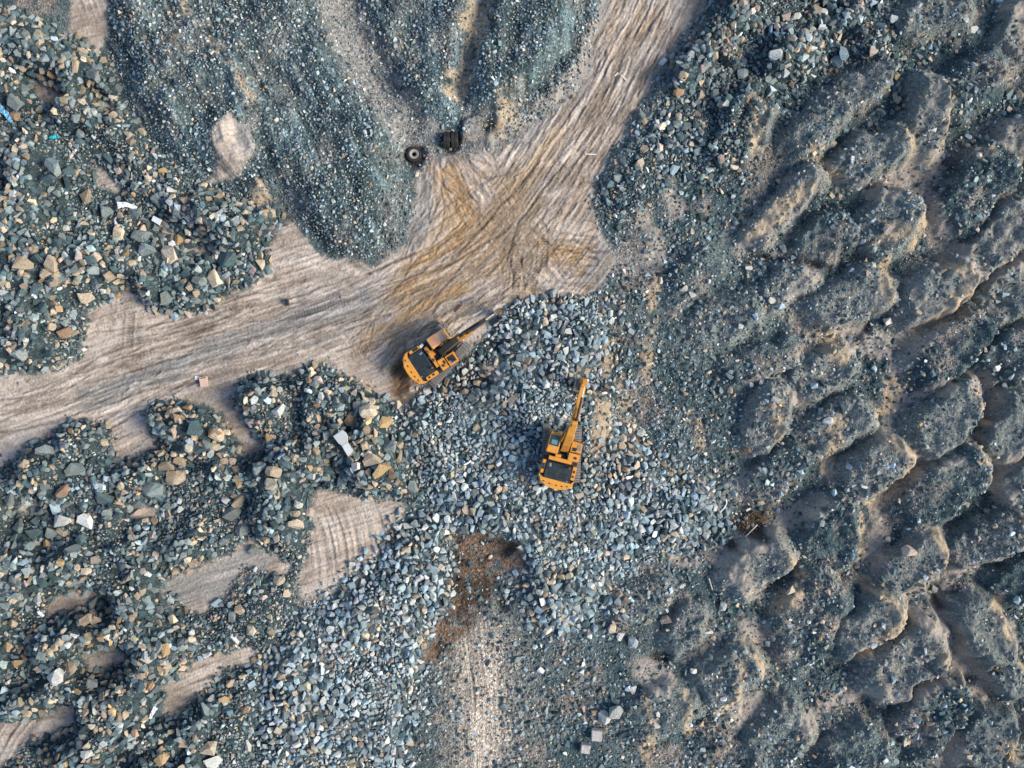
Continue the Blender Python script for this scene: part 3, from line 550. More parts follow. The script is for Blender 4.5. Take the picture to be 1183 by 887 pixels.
# ------------------------------------------------------------------ the single boulders one can count
# x, y in the photo, long and short side in px, angle of the long side (deg, anticlockwise), colour, shape
B = """40 42 18 15 20 tan b;74 62 12 9 -30 grey b;95 60 13 9 -20 tan l;119 70 11 9 60 tan b;86 76 14 7 80 tan l;108 86 15 12 -30 grey b;14 117 17 13 -35 grey b;15 134 11 10 0 rust r;128 92 8 7 0 grey b
60 191 19 15 -35 grey b;78 197 15 11 -40 slate b;56 205 17 12 0 slate r;76 211 15 10 -60 slate b;23 217 17 13 80 grey b;188 198 10 8 20 ochre b;150 163 12 9 -20 tan b;135 134 11 9 -30 grey b;87 136 10 8 80 grey b
92 154 10 8 80 grey r;123 183 11 9 -20 slate b;8 15 11 8 -40 ochre l;72 42 12 7 -35 tan l;12 26 11 7 0 tan l;98 227 18 15 45 tan b;7 251 14 10 -20 rust l;121 245 18 14 -10 grey r;137 268 18 12 70 cream b;160 274 20 16 0 grey r
168 288 16 14 30 grey b;195 293 21 18 -30 cream b;214 231 15 8 0 tan l;25 305 20 18 -40 tan b;60 306 18 15 60 tan b;59 324 16 13 10 tan b;40 333 14 13 0 slate b;51 316 11 9 40 tan b;106 312 14 10 -50 grey b
98 344 19 13 -10 cream b;48 355 12 12 30 slate b;20 357 15 9 -20 slate l;163 318 13 9 70 tan b;191 344 17 13 75 grey b;229 325 16 12 0 grey r;246 321 18 13 -60 cream b;226 339 8 8 0 tan b;206 277 12 10 60 ochre b
240 299 13 11 0 slate r;74 384 15 12 50 rust b;22 410 19 14 30 grey r;57 408 15 9 10 slate r;59 377 10 8 40 cream b;148 331 8 8 0 tan b;180 229 13 10 0 grey r;146 223 12 8 0 tan r;187 246 11 10 0 slate b;203 247 10 8 60 grey b
40 297 11 10 0 slate r;232 243 12 7 -60 pale l;262 300 20 17 0 slate b;300 305 13 10 80 cream b;227 269 9 7 -20 grey b;124 318 13 9 -45 tan l;104 300 12 10 0 slate r;22 354 9 8 0 slate b;85 312 15 7 40 grey l
50 522 18 14 20 grey b;85 544 19 15 45 grey b;48 541 9 8 0 slate r;71 568 16 12 30 rust b;9 578 15 12 60 grey b;65 587 17 15 -15 blue b;92 584 18 8 85 slate l;118 577 19 13 -25 slate b;137 570 17 12 80 ochre b;157 562 10 9 0 rust b
175 566 22 17 -20 grey b;202 552 21 16 0 tan b;191 539 17 11 10 tan b;207 533 14 11 -15 tan b;185 524 14 9 0 tan b;213 516 16 14 0 slate b;224 495 19 15 60 slate b;204 484 16 11 -10 rust r;197 477 12 10 40 tan b;216 470 11 7 0 ochre l
239 513 11 10 0 grey b;247 500 14 12 -30 rust b;71 602 19 16 -20 pale b;98 602 19 16 -15 white b;20 609 18 13 75 grey b;38 616 19 12 -5 slate b;58 616 15 13 -45 grey b;70 615 15 9 -10 tan r;123 594 13 11 80 grey b;33 631 15 10 20 grey r
83 634 19 9 10 grey l;152 620 13 10 -20 tan b;160 582 17 9 -10 grey l;159 604 12 8 0 slate l;41 602 11 9 30 slate b;93 623 12 9 40 slate b;183 632 11 9 -40 grey b;222 616 13 8 10 slate b;209 589 9 7 60 pale b;135 596 10 8 0 slate b
147 556 10 8 30 tan b;156 592 12 8 0 pink b;54 630 12 8 -40 ochre l;249 502 17 14 -10 cream r;322 474 16 11 40 pale l;424 476 18 17 30 cream r;405 485 17 14 60 rust r;445 489 16 12 60 ochre b;449 516 16 14 -30 grey b;429 532 19 14 20 tan b
440 545 21 13 55 ochre b;453 548 12 10 -30 rust b;407 531 14 12 50 grey b;391 542 11 8 0 tan b;417 557 14 12 80 pink b;391 556 12 10 30 slate b;297 541 17 14 60 grey r;315 545 18 12 -15 tan r;312 559 16 13 40 cream b;337 548 11 9 60 slate r
275 556 14 10 -60 ochre b;267 594 21 16 10 grey r;275 580 17 11 60 tan b;279 612 17 15 60 grey r;310 590 11 9 80 slate b;341 607 16 12 15 cream b;341 593 12 7 -10 tan b;321 597 11 8 40 pale b;294 612 11 9 70 tan b;344 583 11 8 -40 pale b
477 563 14 11 70 grey b;454 568 13 9 0 slate b;461 528 16 7 70 tan l;459 467 9 8 -60 cream b;425 452 9 8 0 tan b;367 467 10 8 0 rust r;386 492 16 8 -10 slate l;258 626 11 9 30 grey b;292 636 14 11 -30 grey r;412 468 9 8 0 cream b
400 460 13 8 -20 grey l;371 458 9 6 70 pale b;395 450 9 7 0 blue b;433 508 9 7 0 tan b;421 516 10 6 0 rust b;365 500 9 8 0 pink b;356 516 9 8 0 blue b;447 458 9 7 30 blue b
122 735 18 16 -30 grey b;137 710 20 12 25 cream b;106 697 18 10 75 grey r;118 696 13 11 0 slate r;98 717 15 9 35 tan l;109 717 11 9 30 tan b;62 783 21 16 20 white b;58 807 17 12 0 cream b;105 790 14 12 -50 grey b;97 806 18 9 0 pale l
81 772 14 12 50 tan b;88 799 12 7 0 ochre b;78 799 8 7 0 white b;172 793 13 10 60 rust b;161 794 14 10 60 slate b;190 752 15 9 -80 ochre l;182 748 16 7 80 grey l;213 857 22 14 10 tan r;240 866 20 16 15 cream b;245 882 21 16 0 pale b
160 857 15 9 35 tan l;155 847 10 7 -80 rust b;186 878 15 11 35 ochre b;187 866 13 8 40 tan b;94 851 9 7 0 grey r;99 872 12 9 0 pale b;62 853 9 9 0 grey r;72 881 10 9 0 slate b;170 760 15 12 30 pink b;198 715 11 9 -70 cream b
85 676 13 9 30 grey b;67 672 17 9 -70 slate l;42 693 14 9 70 pale b;102 674 15 8 0 pale b;78 686 12 10 40 grey b;18 688 12 10 40 grey b;4 700 10 7 0 grey b;48 672 16 14 0 slate b;12 805 13 10 60 slate b;40 828 13 9 0 slate l
20 765 14 9 0 ochre b;28 760 9 8 0 rust b;236 820 16 9 -70 grey l;190 775 12 9 60 tan b;142 743 15 9 -40 slate l;157 776 10 9 0 slate b;164 781 8 7 0 tan b;14 720 11 9 0 tan r;9 747 11 8 60 ochre l;22 748 9 7 0 ochre b
30 660 11 9 0 blue b;118 671 13 6 20 pale l;99 660 11 8 0 cream b;60 655 13 9 -40 grey b;140 655 11 8 20 slate b;250 756 10 9 0 tan r;266 790 11 9 -40 tan b;258 810 11 9 20 ochre b;270 739 12 11 -20 white b;289 729 13 12 60 cream b
276 705 11 10 -60 tan b;268 712 14 8 80 grey b;322 671 13 11 -10 cream b;331 686 10 9 60 cream b;250 697 11 9 60 blue b;282 820 11 8 0 rust b;300 848 12 8 20 grey b;286 862 14 7 -80 pale l;313 730 9 8 0 tan b
790 86 12 10 60 cream r;897 62 14 12 0 pale r;911 16 16 11 50 pink l;920 19 15 8 40 pale l;926 24 10 8 0 grey b;784 107 12 8 -10 rust b;809 109 10 8 30 tan b;826 108 9 9 0 grey b;840 119 11 9 60 pale b;784 135 11 7 80 cream b
793 145 11 8 40 grey b;798 76 11 8 0 blue b;744 171 10 9 30 tan l;740 190 12 10 30 cream b;762 181 10 8 60 pale b;779 196 13 9 60 blue b;720 185 9 9 0 slate r;714 205 10 9 30 grey b;907 84 10 8 40 pale b;858 85 13 11 0 grey b
943 12 15 11 -35 tan b;937 35 12 9 60 tan b;957 22 14 6 80 tan l;976 61 15 11 80 blue b;969 70 15 12 -40 blue b;1033 21 10 9 -30 pale b;1009 58 13 9 60 pink b;1125 34 10 8 60 white b;1167 108 14 10 60 grey b;1179 109 15 7 80 cream b
1083 141 8 7 0 tan b;1079 149 7 5 -20 white b;1038 97 12 5 70 pale l;1027 264 13 11 60 pink b;905 286 12 7 -60 grey r;1027 371 11 9 -40 white b;957 486 11 9 0 pale b;1009 490 14 10 20 pale b;973 471 13 8 -45 slate b;1016 444 14 7 0 slate b
1052 637 17 13 20 pink r;998 562 9 5 -45 white b;1027 623 7 7 0 cream r;707 726 12 9 80 cream r;717 735 11 8 70 white b;731 743 16 12 70 pale b;770 717 13 10 20 pink b;732 797 11 7 85 white b;712 824 18 15 60 pale r;698 830 16 14 -50 pale r
711 810 10 8 0 grey b;801 775 8 6 -20 white b;819 760 10 9 0 slate r;810 836 7 7 0 cream b;829 824 8 6 -60 white b;835 701 14 8 70 pale b;913 682 11 8 20 cream b;1080 681 10 7 85 white r;969 709 10 9 -30 grey b;1047 857 12 6 70 cream b
1034 879 10 8 -40 blue b;897 462 10 6 -20 pale l;1153 425 8 7 0 white b;1170 795 7 6 0 white r;1118 583 8 6 0 pale b;800 340 9 7 0 white b;790 333 9 7 0 pale b;866 309 10 5 -5 white l;892 347 8 7 0 white b;843 434 10 6 -40 blue l"""
CW = {'tan': 'tan', 'cream': 'cream', 'grey': 'mid grey', 'pale': 'pale grey', 'slate': 'dark slate', 'ochre': 'ochre', 'rust': 'rusty brown', 'white': 'whitish', 'blue': 'blue grey', 'pink': 'pinkish'}
AREAS = [(45,35,'in the top left corner'),(105,75,'under the striped strip at top left'),(20,128,'by the blue tarpaulin at the left edge'),(140,150,'along the upper left gravel bank'),(60,205,'below the cyan plastic scrap'),
 (135,240,'by the pair of pale sheets'),(165,285,'below the pair of pale sheets'),(220,240,'right of the pair of pale sheets'),(35,315,'at the left edge above the road'),(100,325,'on the rubble rim above the left road'),
 (205,335,'on the rubble tip above the left road'),(280,305,'at the rubble corner beside the sand fan'),(45,395,'on the low mound at the left edge'),(60,535,'on the spur below the left road'),(215,490,'on the round knob below the road'),
 (190,545,'behind the round knob'),(60,605,'in the block field at left edge'),(150,600,'right of the left block field'),(310,480,'on the humped heap below the road'),(310,555,'in the middle of the humped heap'),
 (320,610,'beside the raked sand strip'),(390,470,'above the white concrete slab'),(440,480,'right of the white concrete slab'),(430,545,'below the white concrete slab'),(40,690,'left below the block field'),(120,715,'in the lower left rubble'),
 (80,790,'above the bottom left sand streak'),(15,760,'at the lower left edge'),(185,770,'left of the curved sand scrape'),(270,730,'right of the grey sand patch'),(265,800,'right of the curved sand scrape'),(85,860,'below the bottom left sand streak'),(210,866,'at the bottom left'),
 (735,185,'in the rock bank along the road'),(800,110,'near the top of the road bank'),(940,25,'at the top edge right of centre'),(880,75,'in the rubble right of the mud dome'),(1000,65,'among the upper right tips'),(1160,100,'at the upper right edge'),(1050,130,'beside the upright grey tip'),
 (1015,275,'in the tips right of centre'),(850,330,'on the gravel flat right of centre'),(990,475,'in the stony tips right of centre'),(1040,600,'among the lower right tips'),(722,735,'in the row below the crushed stone'),(712,815,'beside the two square concrete blocks'),(815,770,'on the rough gravel at lower right'),
 (900,690,'by the dark gravel tip'),(1080,681,'at the dark mossy spots'),(1040,868,'at the bottom right'),(1160,790,'at the lower right edge'),(1153,425,'on the dark tip at right edge')]

def boulder_mesh(seed, kind):
    r = random.Random(seed); bm = bmesh.new(); n = {'b': 12, 'l': 12, 'r': 20}[kind]; box = {'b': .85, 'l': .8, 'r': .3}[kind]
    for _ in range(n):
        v = Vector((r.gauss(0, 1), r.gauss(0, 1), r.gauss(0, 1))).normalized(); m = max(abs(v.x), abs(v.y), abs(v.z)); v = v * (1 - box) + v / m * box * .9
        bm.verts.new(v)
    res = bmesh.ops.convex_hull(bm, input=bm.verts[:])
    bmesh.ops.delete(bm, geom=[v for v in bm.verts if not v.link_faces], context='VERTS')
    bmesh.ops.dissolve_limit(bm, angle_limit=R(16), verts=bm.verts[:], edges=bm.edges[:])
    bmesh.ops.bevel(bm, geom=bm.edges[:], offset=.025, segments=1, affect='EDGES', clamp_overlap=True)
    bmesh.ops.triangulate(bm, faces=bm.faces[:])
    bmesh.ops.subdivide_edges(bm, edges=bm.edges[:], cuts=1)
    for v in bm.verts: v.co += Vector((r.gauss(0, .012), r.gauss(0, .012), r.gauss(0, .012)))
    for ax in (0, 1):
        mx = max(v.co[ax] for v in bm.verts); mn = min(v.co[ax] for v in bm.verts)
        for v in bm.verts: v.co[ax] = (v.co[ax] - (mx + mn) / 2) / (mx - mn)
    for v in bm.verts: v.co.z *= .55
    me = bpy.data.meshes.new('boulder'); bm.to_mesh(me); bm.free(); me.materials.append(M_BOULDER); return me
BM = {k: [boulder_mesh(500 + 40 * j + i_, k) for i_ in range(12)] for j, k in enumerate('blr')}
boulders = []
for ent in B.replace('\n', ';').split(';'):
    x, y, l, s_, a, c, sh = ent.split(); boulders.append((float(x), float(y), float(l), float(s_), float(a), c, sh))
info = []
for (x, y, l, s_, a, c, sh) in boulders:
    ar = min(AREAS, key=lambda t: (t[0] - x) ** 2 + (t[1] - y) ** 2)[2]
    size = 'big ' if l >= 17 else ('small ' if l <= 10 else '')
    info.append((size + CW[c] + {'b': ' angular boulder ', 'l': ' elongated boulder ', 'r': ' rounded boulder '}[sh] + ar))
ORD = {2: ['left one of two', 'right one of two'], 3: ['leftmost of three', 'middle one of three', 'rightmost of three'], 4: ['leftmost of four', 'second from left of four', 'third from left of four', 'rightmost of four'],
       5: ['leftmost of five', 'second from left of five', 'middle one of five', 'fourth from left of five', 'rightmost of five']}
labels = [None] * len(info)
for s in set(info):
    ids = sorted([k for k, v in enumerate(info) if v == s], key=lambda k: boulders[k][0])
    for q, k in enumerate(ids): labels[k] = s if len(ids) == 1 else s + ', ' + ORD[len(ids)][q]
for (x, y, l, s_, a, c, sh), lb in zip(boulders, labels):
    o = bpy.data.objects.new('boulder', random.choice(BM[sh])); C.objects.link(o)
    hb = min(l, s_) * MPP * random.uniform(.75, .95); z = hz(x, y)
    p = at(x, y, z + hb * .5); o.location = (p[0], p[1], z + hb * .22)
    o.scale = (l * MPP * 1.04, s_ * MPP * 1.04, hb); o.rotation_euler = (random.gauss(0, .13), random.gauss(0, .13), R(a))
    cc = PAL[c]; k = math.exp(random.gauss(0, .12)); k *= 1.05; o.color = (min(cc[0] * k, .75), min(cc[1] * k, .75), min(cc[2] * k, .75), 1)
    tag(o, lb, 'boulder', 'boulders lying in the quarry')

# ------------------------------------------------------------------ loose stone, too many to count: one object per kind
blk = np.zeros((int((Y1 - Y0) / 1) + 1, int((X1 - X0) / 1) + 1), bool)     # what is already taken, at 1 px
def block(x, y, r):
    j0, j1, i0, i1 = int(y - r - Y0), int(y + r - Y0) + 2, int(x - r - X0), int(x + r - X0) + 2
    yy, xx = np.mgrid[j0:j1, i0:i1]; blk[j0:j1, i0:i1] |= (xx + X0 - x) ** 2 + (yy + Y0 - y) ** 2 <= r * r
for (x, y, l, s_, a, c, sh) in boulders: block(x, y, (l + s_) * .25 * .85)
def clear(px, py): return ~blk[np.clip((py - Y0).astype(int), 0, blk.shape[0] - 1), np.clip((px - X0).astype(int), 0, blk.shape[1] - 1)]
def pack(n, box, rpx, prob, gap=.9, reserve=.8):
    """throw stones from the largest to the smallest, each where nothing lies yet"""
    px = rng.uniform(box[0], box[2], n); py = rng.uniform(box[1], box[3], n)
    ok = rng.random(n) < prob(px, py); px, py = px[ok], py[ok]; r = rpx(len(px), px, py); o = np.argsort(-r); px, py, r = px[o], py[o], r[o]
    keep = np.zeros(len(px), bool)
    X = (px - X0).astype(int); Y = (py - Y0).astype(int)
    for k in range(len(px)):
        i_, j_ = X[k], Y[k]; g = r[k] * gap; q = max(int(g * .6), 0)
        if blk[j_, i_] or (q and (blk[j_ - q, i_] or blk[j_ + q, i_] or blk[j_, i_ - q] or blk[j_, i_ + q])): continue
        keep[k] = True; t = max(int(round(r[k] * reserve)), 0)
        blk[j_ - t:j_ + t + 1, i_ - t:i_ + t + 1] = True
    return px[keep], py[keep], r[keep]
F_ = lambda F: (lambda x, y: sample(F, x, y))
# keep stones off the machines' tracks
for (cx, cy), hd in (((505.5, 409.5), 41), ((649, 524), 2)):
    for sd_ in (-1, 1):
        for t in np.linspace(-29, 29, 30):
            ux, uy = math.sin(R(hd)), -math.cos(R(hd)); block(cx + ux * t - uy * 17.5 * sd_, cy + uy * t + ux * 17.5 * sd_, 5)
for x, y, r_ in ((478,180,10),(517,162,7),(524,162,7),(395,505,8),(404,518,7),(146,237,6),(180,253,6),(690,850,7),(677,866,6),(235,441,6)): block(x, y, r_)

# crushed stone
def cr_cols(px, py, n):
    warm = sstep(.45, .7, fbm(px / 45, py / 45, 301, 3)); c = palette(n, {'blue': 5, 'grey': 2.0, 'pale': 3.4, 'slate': .8, 'white': .4}, .2); t = palette(n, {'tan': 4, 'cream': 3, 'grey': 2}, .22)
    return np.where((rng.random(n) < .07 + .24 * warm)[:, None], t, c)
crp = (1 - .8 * m_tan_lit) * sstep(-4, 5, cr_sd) * (1 - m_brown) ** 2 * (1 - .8 * m_dark)
edge = sstep(-25, 10, cr_sd) * .25 * (1 - m_road) * (1 - m_brown)
warmf = np.clip(m_or + m_warm, 0, 1)
crpf = lambda x, y: np.maximum(sample(crp, x, y), sample(edge, x, y)) * (1 - .7 * sample(warmf, x, y))
q1 = pack(80000, (250, 330, 850, 1010), lambda n, x, y: np.clip(rng.lognormal(math.log(3.0), .27, n) * (.72 + .6 * sstep(.3, .7, fbm(x / 40, y / 40, 451, 3))), 1.5, 5.2), crpf, .82, .74)
q2 = pack(90000, (250, 330, 850, 1010), lambda n, x, y: np.clip(rng.lognormal(math.log(1.7), .3, n), .9, 2.7), crpf, .6, .62)
px, py, r = [np.concatenate(v) for v in zip(q1, q2)]
print('crushed', len(px))
stone_mass('crushed_stone', px, py, r * MPP, cr_cols(px, py, len(px)), 'pale blue grey crushed stone spread round the two excavators and down to the bottom edge', 'crushed stone', .5)
# rubble of the left and upper heaps
rubd = np.clip(m_rub - m_cr, 0, 1)
patch = .5 * fbm(GX / 34, GY / 34, 401, 3) + .5 * nb; warmp = fbm(GX / 40, GY / 40, 411, 3)
def rub_r(n, x, y):
    p = sample(patch, x, y); return np.clip(rng.lognormal(0, .5, n) * (1.3 + 2.4 * sstep(.40, .62, p)), .9, 5.2)
def rub_cols(px, py, n):
    k = sstep(.47, .62, .5 * sample(warmp, px, py) + .5 * sample(nb, px - 6, py)); a = palette(n, {'slate': 4.5, 'grey': 6.5, 'blue': 1.0, 'pale': .9, 'tan': 1.2, 'pink': .5}, .32); b = palette(n, {'tan': 4, 'cream': 1.8, 'ochre': .5, 'grey': 4, 'slate': 2}, .28)  # tan stones shifted right of each hump: its sunlit side put into colour
    return np.where((rng.random(n) < .06 + .62 * k)[:, None], b, a)
q1 = pack(230000, (-120, -100, 1060, 1000), rub_r, F_(rubd), .66, .64)
q2 = pack(220000, (-120, -100, 1060, 1000), lambda n, x, y: np.clip(rng.lognormal(math.log(1.35), .4, n), .7, 2.6), F_(rubd), .5, .65)
px, py, r = [np.concatenate(v) for v in zip(q1, q2)]
print('rubble', len(px))
stone_mass('rubble', px, py, r * MPP, rub_cols(px, py, len(px)), 'dark mixed rubble of broken rock heaped over the left of the quarry', 'rubble', .5)
halo = np.clip(sstep(-22, 2, np.minimum(rub_sd, -sand_sd)) - .2, 0, 1) * (1 - m_rub) * (.15 + .85 * sstep(.5, .7, fbm(GX / 14, GY / 14, 441, 3)))
px, py, r = pack(26000, (-120, -100, 1060, 1000), lambda n, x, y: np.clip(rng.lognormal(math.log(1.0), .5, n), .6, 3.6), F_(halo), 1., .9)
stone_mass('rubble', px, py, r * MPP, rub_cols(px, py, len(px)), 'loose spill of stones thinning out round the feet of the rubble heaps', 'rubble', .4, True)
# fine gravel of the upper left bank
gv = np.clip(m_grav - m_rub - m_sand - .75 * m_blue - .6 * m_tan_lit * .8, 0, 1) * (.35 + .65 * sstep(.35, .6, fbm((GX * .86 - GY * .5) / 9, (GX * .5 + GY * .86) / 80, 421, 3)))
px, py, r = pack(130000, (110, -100, 720, 310), lambda n, x, y: np.clip(rng.lognormal(math.log(1.25), .34, n), .7, 3.2), F_(gv), .85, .8)
print('gravel', len(px))
stone_mass('gravel', px, py, r * MPP, palette(len(px), {'slate': 4, 'grey': 5, 'blue': 3, 'pale': 2, 'cream': .6, 'tan': .6}, .3), 'fine dark gravel bank above the road fork with pale stones', 'gravel', .5, True)
# gravel over the tipped loads on the right and the rough floor at the bottom
rest = np.clip(1 - m_road - m_rub - m_cr - m_grav - m_sand, 0, 1)
cl = sstep(.34, .66, fbm(GX / 26, GY / 26, 431, 4))
tkm = 1 - .85 * brush([([(545,715),(549,780),(554,887),(556,1100)],20)], 12)
dr = tkm * rest * (.22 + 1.0 * cl) * (1 - .72 * m_smooth) * (1 - .75 * np.clip(m_pink + m_blue, 0, 1)) * (1 - .55 * m_tan_lit) * (1 - .8 * m_brown)
def g_r(n, x, y): return np.clip(rng.lognormal(math.log(1.2), .45, n) * (.85 + .5 * sample(cl, x, y)), .7, 4.8)
px, py, r = pack(190000, (480, -100, 1283, 1000), g_r, F_(dr), 1.0, .85)
print('tips', len(px))
tw = sample(np.clip(m_tan_lit + .5 * m_warm, 0, 1), px, py)
c1 = palette(len(px), {'slate': 5, 'grey': 4.4, 'blue': 2.4, 'pale': 1.2, 'tan': .8, 'cream': .4, 'pink': .5}, .35); c2 = palette(len(px), {'tan': 4, 'cream': 2, 'ochre': 1, 'grey': 1}, .3)
stone_mass('gravel', px, py, r * MPP, np.where((rng.random(len(px)) < .05 + .7 * tw)[:, None], c2, c1), 'loose gravel strewn over the grey tipped mounds on the right and below', 'gravel', .5, True)
mg = tkm * rest * np.clip(brush([([(720,300),(740,420),(770,500)],45),([(800,400),(830,520)],40),([(640,750),(620,880)],50),([(760,300),(880,300)],25)], 40), 0, 1) * sstep(.3, .6, fbm(GX / 20, GY / 20, 461, 3)) * (1 - .8 * m_brown) * (1 - .6 * m_pink)
px, py, r = pack(30000, (560, 230, 960, 1000), lambda n, x, y: np.clip(rng.lognormal(math.log(1.75), .38, n), .9, 4.2), F_(mg), .8, .8)
stone_mass('gravel', px, py, r * MPP, palette(len(px), {'blue': 3, 'grey': 3, 'pale': 2.2, 'slate': 2, 'tan': 1.6, 'cream': .8}, .3), 'coarser mixed gravel on the trodden floor beside the crushed stone', 'gravel', .5)
# a few stones kicked onto the road
px, py, r = pack(900, (0, 0, 760, 560), lambda n, x, y: np.clip(rng.lognormal(math.log(1.1), .3, n), .7, 2.4), lambda x, y: sample(np.clip(m_road - m_or * .5, 0, 1), x, y) * .5 * (sample(sstep(24, 3, road_sd), x, y) + .06), 1., .9)
stone_mass('gravel', px, py, r * MPP, palette(len(px), {'grey': 3, 'pale': 2, 'slate': 2, 'tan': 2}, .3), 'stray stones scattered on the sand road', 'gravel', .4, True)

# ------------------------------------------------------------------ modelling helpers
class MB:
    def __init__(s): s.bm = bmesh.new()
    def box(s, c, d, bev=.0, rot=None, taper=None):
        n0 = len(s.bm.verts); hx, hy, hz_ = d[0] / 2, d[1] / 2, d[2] / 2
        r = bmesh.ops.create_cube(s.bm, size=1.0); vs = r['verts']
        for v in vs:
            v.co = Vector((v.co.x * d[0], v.co.y * d[1], v.co.z * d[2]))
            if taper and v.co.z > 0: v.co.x *= taper[0]; v.co.y *= taper[1]
        if bev:
            es = list({e for v in vs for e in v.link_edges}); rr = bmesh.ops.bevel(s.bm, geom=es, offset=bev, segments=2, affect='EDGES', clamp_overlap=True)
            vs = list({v for f in rr['faces'] for v in f.verts} | {v for v in vs if v.is_valid})
        M = Matrix.Translation(Vector(c)) @ (rot.to_matrix().to_4x4() if rot else Matrix())
        for v in vs: v.co = M @ v.co
        return s
    def prism(s, poly, z0, z1, bev=.0, shrink=1.0):
        """plan outline (x, y) lifted from z0 to z1; the top may shrink towards its middle"""
        mx = sum(p[0] for p in poly) / len(poly); my = sum(p[1] for p in poly) / len(poly)
        a = [s.bm.verts.new((x, y, z0)) for x, y in poly]; b = [s.bm.verts.new((mx + (x - mx) * shrink, my + (y - my) * shrink, z1)) for x, y in poly]
        fs = [s.bm.faces.new(a[::-1]), s.bm.faces.new(b)]
        n = len(poly); fs += [s.bm.faces.new((a[i], a[(i + 1) % n], b[(i + 1) % n], b[i])) for i in range(n)]
        if bev: bmesh.ops.bevel(s.bm, geom=list({e for e in fs[1].edges}), offset=bev, segments=2, affect='EDGES', clamp_overlap=True)
        return s
    def side(s, pts, x0, x1, bev=0.):
        """profile in (y, z) extruded across x"""
        a = [s.bm.verts.new((x0, y, z)) for y, z in pts]; b = [s.bm.verts.new((x1, y, z)) for y, z in pts]; n = len(pts)
        fs = [s.bm.faces.new(a), s.bm.faces.new(b[::-1])] + [s.bm.faces.new((a[(i + 1) % n], a[i], b[i], b[(i + 1) % n])) for i in range(n)]
        bmesh.ops.recalc_face_normals(s.bm, faces=fs)
        if bev: bmesh.ops.bevel(s.bm, geom=list({e for f in fs for e in f.edges}), offset=bev, segments=2, affect='EDGES', clamp_overlap=True)
        return s
    def tube(s, a, b, r, r2=None, n=12):
        a, b = Vector(a), Vector(b); d = b - a; q = d.to_track_quat('Z', 'Y')
        rr = bmesh.ops.create_cone(s.bm, cap_ends=True, segments=n, radius1=r, radius2=r if r2 is None else r2, depth=d.length)
        M = Matrix.Translation((a + b) / 2) @ q.to_matrix().to_4x4()
        for v in rr['verts']: v.co = M @ v.co
        return s
    def pipe(s, pts, r, n=8):
        for a, b in zip(pts[:-1], pts[1:]): s.tube(a, b, r, None, n)
        return s
    def lathe(s, prof, n=32, axis='Z', at=(0, 0, 0)):
        rings = []
        for k in range(n):
            t = 2 * math.pi * k / n; c, sn = math.cos(t), math.sin(t)
            ring = []
            for r, z in prof:
                p = (r * c, r * sn, z) if axis == 'Z' else (z, r * c, r * sn)
                ring.append(s.bm.verts.new((p[0] + at[0], p[1] + at[1], p[2] + at[2])))
            rings.append(ring)
        m = len(prof); fs = []
        for k in range(n):
            A, B_ = rings[k], rings[(k + 1) % n]
            for j in range(m - 1): fs.append(s.bm.faces.new((A[j], B_[j], B_[j + 1], A[j + 1])))
        bmesh.ops.recalc_face_normals(s.bm, faces=fs); return s
    def loft(s, secs):
        """four-cornered sections"""
        rows = [[s.bm.verts.new(p) for p in q] for q in secs]; fs = [s.bm.faces.new(rows[0][::-1]), s.bm.faces.new(rows[-1])]
        for A, B_ in zip(rows[:-1], rows[1:]): fs += [s.bm.faces.new((A[i], A[(i + 1) % 4], B_[(i + 1) % 4], B_[i])) for i in range(4)]
        bmesh.ops.recalc_face_normals(s.bm, faces=fs); return s
    def build(s, name, mat, parent=None, M=None, smooth=False):
        if M is not None: s.bm.transform(M)
        me = bpy.data.meshes.new(name); s.bm.to_mesh(me); s.bm.free(); me.materials.append(mat)
        if smooth:
            for p in me.polygons: p.use_smooth = True
        o = bpy.data.objects.new(name, me); C.objects.link(o); o.parent = parent; return o
def empty(name, loc, rz=0.):
    o = bpy.data.objects.new(name, None); C.objects.link(o); o.location = loc; o.rotation_euler = (0, 0, rz); o.empty_display_size = .3; return o

